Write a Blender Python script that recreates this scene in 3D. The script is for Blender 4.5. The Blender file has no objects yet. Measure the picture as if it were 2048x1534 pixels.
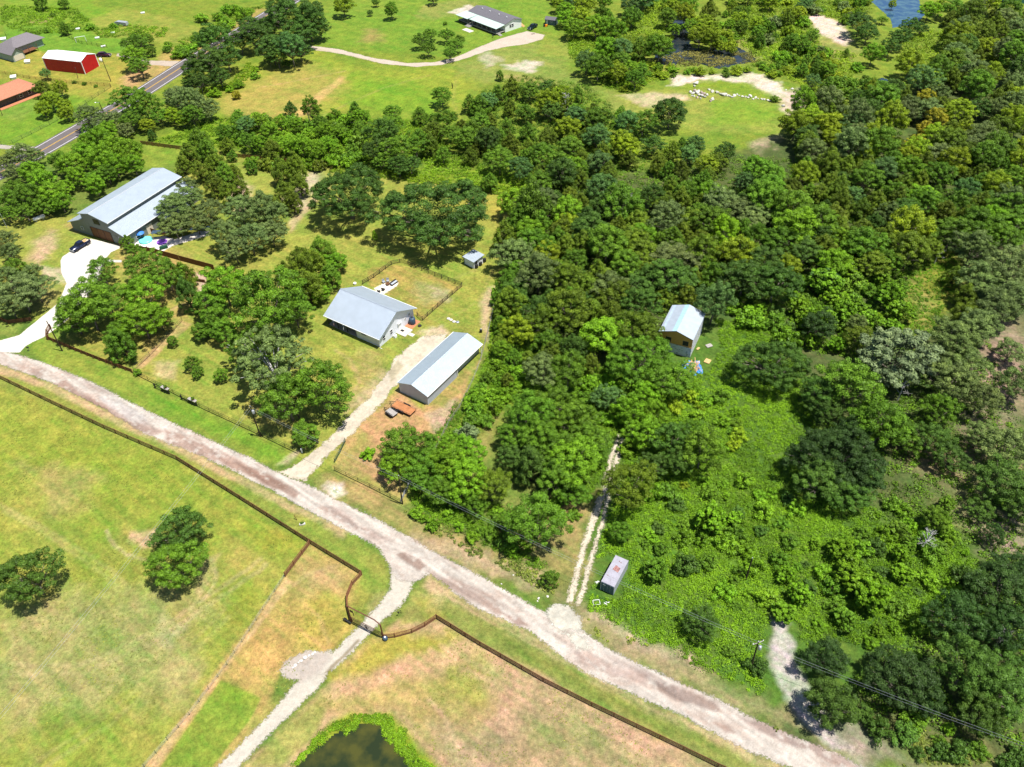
import bpy, bmesh, math, random
import numpy as np
from mathutils import Matrix, Vector
random.seed(7); RNG = np.random.default_rng(7)
R_ = math.radians
scene = bpy.context.scene
# ------------------------------------------------------------------ camera
FPX, PITCH, ROLL, CAMH = 1580.0, R_(42.88), R_(-1.47), 120.0
fw = np.array([0, math.cos(PITCH), -math.sin(PITCH)])
r0 = np.array([1.0, 0, 0]); u0 = np.cross(r0, fw)
RT = r0*math.cos(ROLL)+u0*math.sin(ROLL); UP = -r0*math.sin(ROLL)+u0*math.cos(ROLL)
cam = bpy.data.cameras.new('camera'); camo = bpy.data.objects.new('camera', cam)
scene.collection.objects.link(camo); scene.camera = camo
cam.sensor_width = 36; cam.lens = FPX/2048*36; cam.clip_end = 6000; cam.clip_start = 1
camo.matrix_world = Matrix([[RT[0], UP[0], -fw[0], 0], [RT[1], UP[1], -fw[1], 0], [RT[2], UP[2], -fw[2], CAMH], [0, 0, 0, 1]])
# ------------------------------------------------------------------ light
SUN_EL, SUN_AZ = R_(72), R_(-20)           # azimuth measured from +X
w = bpy.data.worlds.new("World"); scene.world = w; w.use_nodes = True
nt = w.node_tree; bg = nt.nodes['Background']
sky = nt.nodes.new('ShaderNodeTexSky'); sky.sky_type = 'NISHITA'; sky.sun_disc = False
sky.sun_elevation = SUN_EL; sky.sun_rotation = R_(110); sky.dust_density = 0.6
nt.links.new(sky.outputs[0], bg.inputs[0]); bg.inputs[1].default_value = 0.075
sl = bpy.data.lights.new('sun', 'SUN'); sl.energy = 4.8; sl.angle = R_(0.53); sl.color = (1, .955, .88)
so = bpy.data.objects.new('sun', sl); scene.collection.objects.link(so); so.location = (0, 0, 200)
sd = Vector((math.cos(SUN_EL)*math.cos(SUN_AZ), math.cos(SUN_EL)*math.sin(SUN_AZ), math.sin(SUN_EL)))
so.rotation_euler = sd.to_track_quat('Z', 'Y').to_euler()
vs = scene.view_settings; vs.view_transform = 'Standard'; vs.look = 'None'; vs.exposure = 0.75; vs.gamma = 1; vs.use_curve_mapping = False

# ------------------------------------------------------------------ helpers
def G(px, py, z=0.0):
    """world point where the ray through photo pixel (px,py) meets height z"""
    d = fw*FPX+RT*(px-1024)+UP*(767-py); t = (z-CAMH)/d[2]
    return np.array([d[0]*t, d[1]*t, z])
def proj(x, y, z=0):
    v = np.array([x, y, z-CAMH]); k = v@fw
    return 1024+FPX*(v@RT)/k, 767-FPX*(v@UP)/k
def ppm(px, py):
    a = G(px, py); return FPX/((a-np.array([0, 0, CAMH]))@fw)
def P(s):
    return [tuple(float(c) for c in t.split(',')) for t in s.split()]
def W(s):
    return np.array([G(*p)[:2] for p in (P(s) if isinstance(s, str) else s)])
COL = scene.collection
def tag(o, label=None, cat=None, group=None, kind=None):
    if label: o['label'] = label
    if cat: o['category'] = cat
    if group: o['group'] = group
    if kind: o['kind'] = kind
    return o
def thing(name, label, cat, loc=(0, 0, 0), rz=0.0, group=None):
    o = bpy.data.objects.new(name, None); COL.objects.link(o)
    o.location = loc; o.rotation_euler = (0, 0, rz); o.empty_display_size = .5
    return tag(o, label, cat, group)
def copy_tree(o, parent=None):
    c = o.copy(); COL.objects.link(c); c.parent = parent
    for ch in list(o.children): copy_tree(ch, c)
    return c
class MB:
    def __init__(s): s.v = []; s.f = []
    def add(s, vs_, fs):
        n = len(s.v); s.v += [tuple(map(float, p)) for p in vs_]; s.f += [tuple(i+n for i in f) for f in fs]; return s
    def box(s, x0, x1, y0, y1, z0, z1):
        return s.add([(x0,y0,z0),(x1,y0,z0),(x1,y1,z0),(x0,y1,z0),(x0,y0,z1),(x1,y0,z1),(x1,y1,z1),(x0,y1,z1)],
                     [(0,3,2,1),(4,5,6,7),(0,1,5,4),(1,2,6,5),(2,3,7,6),(3,0,4,7)])
    def slab(s, pts, t):      # 3d polygon thickened downwards
        n = len(pts); top = list(pts); bot = [(p[0], p[1], p[2]-t) for p in pts]
        return s.add(top+bot, [tuple(range(n)), tuple(range(2*n-1, n-1, -1))]+[(i, i+n, (i+1) % n+n, (i+1) % n) for i in range(n)])
    def prism(s, prof, x0, x1):  # profile in (y,z) extruded along x
        n = len(prof)
        return s.add([(x0, a, b) for a, b in prof]+[(x1, a, b) for a, b in prof],
                     [tuple(range(n-1, -1, -1)), tuple(range(n, 2*n))]+[(i, (i+1) % n, (i+1) % n+n, i+n) for i in range(n)])
    def prismy(s, prof, y0, y1):  # profile in (x,z) extruded along y
        n = len(prof)
        return s.add([(a, y0, b) for a, b in prof]+[(a, y1, b) for a, b in prof],
                     [tuple(range(n)), tuple(range(2*n-1, n-1, -1))]+[(i, i+n, (i+1) % n+n, (i+1) % n) for i in range(n)])
    def tube(s, a, b, ra, rb=None, n=6):
        rb = ra if rb is None else rb; a = Vector(a); b = Vector(b); d = (b-a)
        if d.length < 1e-6: return s
        q = d.normalized().to_track_quat('Z', 'Y'); vs_ = []
        for c, r in ((a, ra), (b, rb)):
            for i in range(n):
                t = 2*math.pi*i/n; vs_.append(c+q @ Vector((r*math.cos(t), r*math.sin(t), 0)))
        return s.add(vs_, [tuple(range(n-1, -1, -1)), tuple(range(n, 2*n))]+[(i, (i+1) % n, (i+1) % n+n, i+n) for i in range(n)])
    def path(s, pts, r, n=5):
        for a, b in zip(pts[:-1], pts[1:]): s.tube(a, b, r, r, n)
        return s
    def lathe(s, prof, c=(0, 0, 0), n=16):
        m = len(prof); vs_ = []
        for r, z in prof:
            for i in range(n):
                t = 2*math.pi*i/n; vs_.append((c[0]+r*math.cos(t), c[1]+r*math.sin(t), c[2]+z))
        fs = [(j*n+i, j*n+(i+1) % n, (j+1)*n+(i+1) % n, (j+1)*n+i) for j in range(m-1) for i in range(n)]
        fs += [tuple(range(n-1, -1, -1)), tuple(range((m-1)*n, m*n))]
        return s.add(vs_, fs)
    def build(s, name, mat, parent=None, smooth=False, bevel=0):
        me = bpy.data.meshes.new(name); me.from_pydata(s.v, [], s.f); me.update()
        bm = bmesh.new(); bm.from_mesh(me); bmesh.ops.recalc_face_normals(bm, faces=bm.faces)
        if bevel: bmesh.ops.bevel(bm, geom=bm.edges[:], offset=bevel, segments=2, affect='EDGES', clamp_overlap=True)
        bm.to_mesh(me); bm.free()
        if smooth:
            for p in me.polygons: p.use_smooth = True
        o = bpy.data.objects.new(name, me); COL.objects.link(o)
        if mat: me.materials.append(mat)
        o.parent = parent
        return o
# ------------------------------------------------------------------ materials
def new_mat(name):
    m = bpy.data.materials.new(name); m.use_nodes = True
    n = m.node_tree; return m, n, n.nodes['Principled BSDF']
def mat(name, col, rough=.6, metal=0, spec=.3, noise=.12, nscale=2.0, bump=0, ribs=None, ribd='X'):
    m, n, b = new_mat(name); L = n.links
    b.inputs['Roughness'].default_value = rough; b.inputs['Metallic'].default_value = metal
    b.inputs['Specular IOR Level'].default_value = spec
    tc = n.nodes.new('ShaderNodeTexCoord')
    nz = n.nodes.new('ShaderNodeTexNoise'); nz.inputs['Scale'].default_value = nscale; nz.inputs['Detail'].default_value = 5
    L.new(tc.outputs['Object'], nz.inputs['Vector'])
    mr = n.nodes.new('ShaderNodeMapRange'); mr.inputs[1].default_value = .3; mr.inputs[2].default_value = .7
    mr.inputs[3].default_value = 1-noise; mr.inputs[4].default_value = 1+noise; L.new(nz.outputs[0], mr.inputs[0])
    mx = n.nodes.new('ShaderNodeVectorMath'); mx.operation = 'SCALE'; mx.inputs[0].default_value = col[:3]
    L.new(mr.outputs[0], mx.inputs['Scale']); L.new(mx.outputs[0], b.inputs['Base Color'])
    if ribs:
        wv = n.nodes.new('ShaderNodeTexWave'); wv.wave_type = 'BANDS'; wv.bands_direction = ribd; wv.inputs['Scale'].default_value = ribs
        wv.wave_profile = 'SIN'; L.new(tc.outputs['Object'], wv.inputs['Vector'])
        pw = n.nodes.new('ShaderNodeMath'); pw.operation = 'POWER'; pw.inputs[1].default_value = 6; L.new(wv.outputs[1], pw.inputs[0])
        bp = n.nodes.new('ShaderNodeBump'); bp.inputs['Strength'].default_value = .8; bp.inputs['Distance'].default_value = .04
        L.new(pw.outputs[0], bp.inputs['Height']); L.new(bp.outputs[0], b.inputs['Normal'])
    elif bump:
        bp = n.nodes.new('ShaderNodeBump'); bp.inputs['Strength'].default_value = bump; bp.inputs['Distance'].default_value = .05
        L.new(nz.outputs[0], bp.inputs['Height']); L.new(bp.outputs[0], b.inputs['Normal'])
    return m
M = {}
M['galv'] = mat('galvanised_metal', (.37, .43, .50), .42, .3, .5, .05, .6, ribs=1.7)
M['galv_y'] = mat('galvanised_metal_cross', (.40, .46, .52), .42, .3, .5, .05, .6, ribs=1.7, ribd='Y')
M['whiteroof'] = mat('white_metal_roof', (.42, .50, .56), .36, .45, .5, .05, .6, ribs=1.7, ribd='X')
M['pureroof'] = mat('bright_white_roof', (.78, .78, .78), .5, 0, .4, .04, .6, ribs=1.7)
M['whitewall'] = mat('white_metal_siding', (.66, .68, .74), .5, 0, .4, .06, .8, ribs=2.2)
M['shopwall'] = mat('pale_blue_grey_siding', (.40, .44, .50), .5, 0, .4, .06, .8, ribs=2.2)
M['greywall'] = mat('sage_grey_siding', (.17, .19, .17), .6, 0, .3, .08, .8, ribs=2.0)
M['trim'] = mat('white_trim', (.75, .75, .75), .5)
M['glass'] = mat('dark_glass', (.012, .015, .018), .15, 0, .25, .02)
M['woodbrown'] = mat('brown_stained_wood', (.13, .06, .025), .7, 0, .2, .25, 3)
M['fencebrown'] = mat('brown_fence_paint', (.15, .065, .03), .7, 0, .2, .2, 2)
M['rust'] = mat('rusty_steel', (.13, .05, .03), .7, .1, .3, .3, 4)
M['black'] = mat('black_paint', (.015, .014, .015), .5, 0, .4, .1)
M['darksteel'] = mat('dark_steel', (.03, .03, .035), .5, .3, .4, .2)
M['pole'] = mat('creosoted_pole', (.045, .03, .022), .8, 0, .2, .3, 3)
M['grey'] = mat('grey_metal', (.35, .37, .4), .4, .3, .5, .1)
M['white'] = mat('white_plastic', (.78, .78, .77), .4, 0, .4, .04)
M['concrete'] = mat('pale_concrete', (.50, .47, .40), .8, 0, .2, .1, 1.5)
M['red'] = mat('red_siding', (.42, .006, .012), .5, 0, .4, .08, .8, ribs=2.0, ribd='X')
M['shingle'] = mat('grey_shingles', (.165, .15, .16), .9, 0, .1, .15, 3)
M['dshingle'] = mat('charcoal_shingles', (.125, .12, .135), .9, 0, .1, .15, 3)
M['terracotta'] = mat('orange_tile_roof', (.42, .18, .11), .85, 0, .1, .15, 3, ribs=2.5, ribd='Y')
M['brick'] = mat('grey_brown_brick', (.10, .09, .08), .85, 0, .1, .2, 4)
M['greenwall'] = mat('pale_green_siding', (.28, .33, .28), .7, 0, .2, .08)
M['cream'] = mat('cream_door', (.62, .55, .44), .6, 0, .2, .05)
M['osb'] = mat('osb_sheathing', (.62, .34, .08), .8, 0, .1, .25, 6)
def wrap_mat():
    m, n, b = new_mat('printed_house_wrap'); tc = n.nodes.new('ShaderNodeTexCoord'); br = n.nodes.new('ShaderNodeTexVoronoi'); br.feature = 'F1'; br.distance = 'CHEBYCHEV'; br.inputs['Scale'].default_value = 1.7
    mp = n.nodes.new('ShaderNodeMapping'); mp.inputs['Scale'].default_value = (.8, .8, 2.4); n.links.new(tc.outputs['Object'], mp.inputs[0]); n.links.new(mp.outputs[0], br.inputs[0])
    lt = n.nodes.new('ShaderNodeMath'); lt.operation = 'LESS_THAN'; lt.inputs[1].default_value = .24; n.links.new(br.outputs['Distance'], lt.inputs[0])
    mx = n.nodes.new('ShaderNodeMix'); mx.data_type = 'RGBA'; mx.inputs['A'].default_value = (.60, .60, .66, 1); mx.inputs['B'].default_value = (.07, .09, .16, 1)
    n.links.new(lt.outputs[0], mx.inputs['Factor']); n.links.new(mx.outputs['Result'], b.inputs['Base Color']); return m
M['wrapwhite'] = wrap_mat()
M['wood'] = mat('fresh_timber', (.50, .33, .15), .8, 0, .1, .2, 3)
M['deckorange'] = mat('orange_deck_boards', (.40, .17, .07), .75, 0, .2, .2, 1.2, ribs=3, ribd='Y')
M['greywood'] = mat('weathered_grey_wood', (.30, .28, .26), .85, 0, .1, .25, 3)
M['bark'] = mat('grey_bark', (.17, .145, .12), .9, 0, .1, .3, 4, bump=.6)
M['snag'] = mat('bleached_dead_wood', (.42, .41, .40), .85, 0, .1, .2, 4, bump=.4)
M['darkbark'] = mat('dark_bark', (.06, .045, .035), .9, 0, .1, .3, 4)
M['blue'] = mat('blue_tarp', (.05, .22, .55), .4, 0, .4, .2, 2, bump=.8)
M['rubber'] = mat('tyre_rubber', (.02, .02, .02), .8)
M['navy'] = mat('navy_car_paint', (.012, .02, .055), .2, .3, .6, .03)
M['dgreen'] = mat('dark_green_car_paint', (.006, .02, .02), .2, .3, .6, .03)
M['maroon'] = mat('plum_car_paint', (.05, .012, .03), .25, .3, .6, .03)
M['container'] = mat('pale_blue_grey_container_paint', (.42, .43, .50), .5, .1, .4, .1, 1.0, ribs=1.6, ribd='Y')
M['contop'] = mat('container_roof_paint', (.33, .32, .37), .5, .1, .4, .12, 1.2, ribs=1.6, ribd='Y')
M['rock'] = mat('white_limestone', (.50, .48, .44), .85, 0, .1, .15, 1.5, bump=.6)
M['rockp'] = mat('pink_limestone', (.38, .30, .27), .85, 0, .1, .2, 1.5, bump=.6)
M['purple'] = mat('purple_fabric', (.30, .10, .60), .7)
M['teal'] = mat('turquoise_plastic', (.16, .62, .60), .35)
M['skyblue'] = mat('blue_plastic', (.05, .20, .60), .35)
M['tankblue'] = mat('dark_blue_tank_plastic', (.04, .07, .11), .45)
M['orange'] = mat('orange_paint', (.75, .28, .02), .4)
M['clay'] = mat('red_brick_paving', (.42, .17, .09), .8, 0, .1, .2, 4)

def leaf_mat(name):
    m, n, b = new_mat(name); L = n.links
    oi = n.nodes.new('ShaderNodeObjectInfo'); at = n.nodes.new('ShaderNodeAttribute'); at.attribute_name = 'var'
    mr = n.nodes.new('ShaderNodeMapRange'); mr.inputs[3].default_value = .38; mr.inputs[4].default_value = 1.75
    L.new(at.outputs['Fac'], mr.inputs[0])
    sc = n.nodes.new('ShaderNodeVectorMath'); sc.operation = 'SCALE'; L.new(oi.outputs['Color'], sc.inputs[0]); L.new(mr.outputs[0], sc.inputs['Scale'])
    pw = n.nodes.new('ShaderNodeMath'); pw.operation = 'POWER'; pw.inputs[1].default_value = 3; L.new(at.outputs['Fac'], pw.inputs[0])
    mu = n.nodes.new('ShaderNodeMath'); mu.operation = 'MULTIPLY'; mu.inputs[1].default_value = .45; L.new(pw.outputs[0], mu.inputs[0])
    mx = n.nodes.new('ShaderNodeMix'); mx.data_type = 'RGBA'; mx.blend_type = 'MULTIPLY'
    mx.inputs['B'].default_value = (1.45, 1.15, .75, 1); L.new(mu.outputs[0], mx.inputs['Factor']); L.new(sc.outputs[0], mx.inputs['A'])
    L.new(mx.outputs['Result'], b.inputs['Base Color']); b.inputs['Roughness'].default_value = .5; b.inputs['Specular IOR Level'].default_value = .16
    tr = n.nodes.new('ShaderNodeBsdfTranslucent'); L.new(mx.outputs['Result'], tr.inputs['Color'])
    ms = n.nodes.new('ShaderNodeMixShader'); ms.inputs[0].default_value = .16
    L.new(b.outputs[0], ms.inputs[1]); L.new(tr.outputs[0], ms.inputs[2])
    L.new(ms.outputs[0], n.nodes['Material Output'].inputs[0])
    return m
M['leaf'] = leaf_mat('foliage')

def ground_mat(name, fine=.28, mid=.25, bump=.5, rough=.9, hue=(1.09, .98, .92, 1), edge=False):
    m, n, b = new_mat(name); L = n.links
    at = n.nodes.new('ShaderNodeAttribute'); at.attribute_name = 'Col'
    tc = n.nodes.new('ShaderNodeTexCoord')
    def nz(scale, det, lo, hi, seed=0):
        t = n.nodes.new('ShaderNodeTexNoise'); t.inputs['Scale'].default_value = scale; t.inputs['Detail'].default_value = det
        t.inputs['Roughness'].default_value = .65
        L.new(tc.outputs['Object'], t.inputs['Vector'])
        r = n.nodes.new('ShaderNodeMapRange'); r.inputs[1].default_value = .28; r.inputs[2].default_value = .72
        r.inputs[3].default_value = lo; r.inputs[4].default_value = hi; L.new(t.outputs[0], r.inputs[0]); return t, r
    t1, a = nz(1.5, 8, 1-fine, 1+fine); t2, c = nz(.30, 5, 1-mid, 1+mid)
    t5, e = nz(5.0, 4, 1-fine*.8, 1+fine*.8); m0 = n.nodes.new('ShaderNodeMath'); m0.operation = 'MULTIPLY'; L.new(a.outputs[0], m0.inputs[0]); L.new(e.outputs[0], m0.inputs[1])
    mm = n.nodes.new('ShaderNodeMath'); mm.operation = 'MULTIPLY'; L.new(m0.outputs[0], mm.inputs[0]); L.new(c.outputs[0], mm.inputs[1])
    sc = n.nodes.new('ShaderNodeVectorMath'); sc.operation = 'SCALE'; L.new(at.outputs['Color'], sc.inputs[0]); L.new(mm.outputs[0], sc.inputs['Scale'])
    # hue wander between tan and green
    t3, h = nz(1.1, 4, 0, 1)
    mx = n.nodes.new('ShaderNodeMix'); mx.data_type = 'RGBA'; mx.blend_type = 'MULTIPLY'; mx.inputs['B'].default_value = hue
    L.new(h.outputs[0], mx.inputs['Factor']); L.new(sc.outputs[0], mx.inputs['A']); L.new(mx.outputs['Result'], b.inputs['Base Color'])
    b.inputs['Roughness'].default_value = rough; b.inputs['Specular IOR Level'].default_value = .12
    bp = n.nodes.new('ShaderNodeBump'); bp.inputs['Strength'].default_value = bump; bp.inputs['Distance'].default_value = .12
    L.new(t1.outputs[0], bp.inputs['Height']); L.new(bp.outputs[0], b.inputs['Normal'])
    if edge:      # the cover thins out over the last decimetres instead of ending in a line
        ae = n.nodes.new('ShaderNodeAttribute'); ae.attribute_name = 'edge'
        t4 = n.nodes.new('ShaderNodeTexNoise'); t4.inputs['Scale'].default_value = 2.6; t4.inputs['Detail'].default_value = 7; t4.inputs['Roughness'].default_value = .7
        L.new(tc.outputs['Object'], t4.inputs['Vector'])
        r4 = n.nodes.new('ShaderNodeMapRange'); r4.inputs[1].default_value = .3; r4.inputs[2].default_value = .7; r4.inputs[3].default_value = -.8; r4.inputs[4].default_value = .8
        L.new(t4.outputs[0], r4.inputs[0]); ad = n.nodes.new('ShaderNodeMath'); ad.operation = 'ADD'; L.new(ae.outputs['Fac'], ad.inputs[0]); L.new(r4.outputs[0], ad.inputs[1])
        r5 = n.nodes.new('ShaderNodeMapRange'); r5.inputs[1].default_value = -.15; r5.inputs[2].default_value = .6; L.new(ad.outputs[0], r5.inputs[0])
        tb_ = n.nodes.new('ShaderNodeBsdfTransparent'); ms = n.nodes.new('ShaderNodeMixShader'); L.new(r5.outputs[0], ms.inputs[0]); L.new(tb_.outputs[0], ms.inputs[1]); L.new(b.outputs[0], ms.inputs[2])
        L.new(ms.outputs[0], n.nodes['Material Output'].inputs[0])
    return m
M['ground'] = ground_mat('grass_and_soil', .36, .20, .8)
M['gravel'] = ground_mat('packed_gravel', .16, .10, .3, hue=(1.05, .98, .93, 1), edge=True)
M['asphalt'] = ground_mat('worn_asphalt', .12, .12, .2, .85, hue=(1.04, .98, .96, 1), edge=True)

# ------------------------------------------------------------------ numpy noise and painting
def vnoise(x, y, s, seed=0):
    x = x/s+seed*17.31; y = y/s+seed*9.73
    xi = np.floor(x).astype(np.int64); yi = np.floor(y).astype(np.int64); fx = x-xi; fy = y-yi
    fx = fx*fx*(3-2*fx); fy = fy*fy*(3-2*fy)
    def h(i, j):
        n = (i*374761393+j*668265263+seed*1442695041) & 0x7fffffff
        n = ((n ^ (n >> 13))*1274126177) & 0x7fffffff
        return ((n ^ (n >> 16)) & 0xffff)/65535.0
    return (h(xi, yi)*(1-fx)+h(xi+1, yi)*fx)*(1-fy)+(h(xi, yi+1)*(1-fx)+h(xi+1, yi+1)*fx)*fy
def fbm(x, y, s, seed=0, o=4):
    r = 0; a = .5; t = 0
    for k in range(o): r = r+a*vnoise(x, y, s/2**k, seed+k); t += a; a *= .55
    return r/t
def sdist(x, y, poly):
    """signed distance to polygon, positive inside"""
    d = np.full(x.shape, 1e9); ins = np.zeros(x.shape, bool); n = len(poly)
    for i in range(n):
        ax, ay = poly[i]; bx, by = poly[(i+1) % n]; ex, ey = bx-ax, by-ay
        t = np.clip(((x-ax)*ex+(y-ay)*ey)/(ex*ex+ey*ey+1e-9), 0, 1)
        d = np.minimum(d, np.hypot(x-ax-t*ex, y-ay-t*ey))
        c = (ay > y) != (by > y)
        ins ^= c & (x < (bx-ax)*(y-ay)/(by-ay+1e-12)+ax)
    return np.where(ins, d, -d)
def sline(x, y, pts):
    d = np.full(x.shape, 1e9)
    for (ax, ay), (bx, by) in zip(pts[:-1], pts[1:]):
        ex, ey = bx-ax, by-ay; t = np.clip(((x-ax)*ex+(y-ay)*ey)/(ex*ex+ey*ey+1e-9), 0, 1)
        d = np.minimum(d, np.hypot(x-ax-t*ex, y-ay-t*ey))
    return d
LAWN = (.180, .212, .030); FIELD = (.180, .210, .026); TAN = (.30, .23, .10); SAND = (.36, .22, .11); GREEN = (.115, .20, .010)
PALE = (.42, .38, .31); FLOOR = (.060, .085, .018); WEED = (.060, .120, .010); DULL = (.13, .15, .035); PINK = (.30, .20, .14)
SOIL = (.26, .17, .085)
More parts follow.
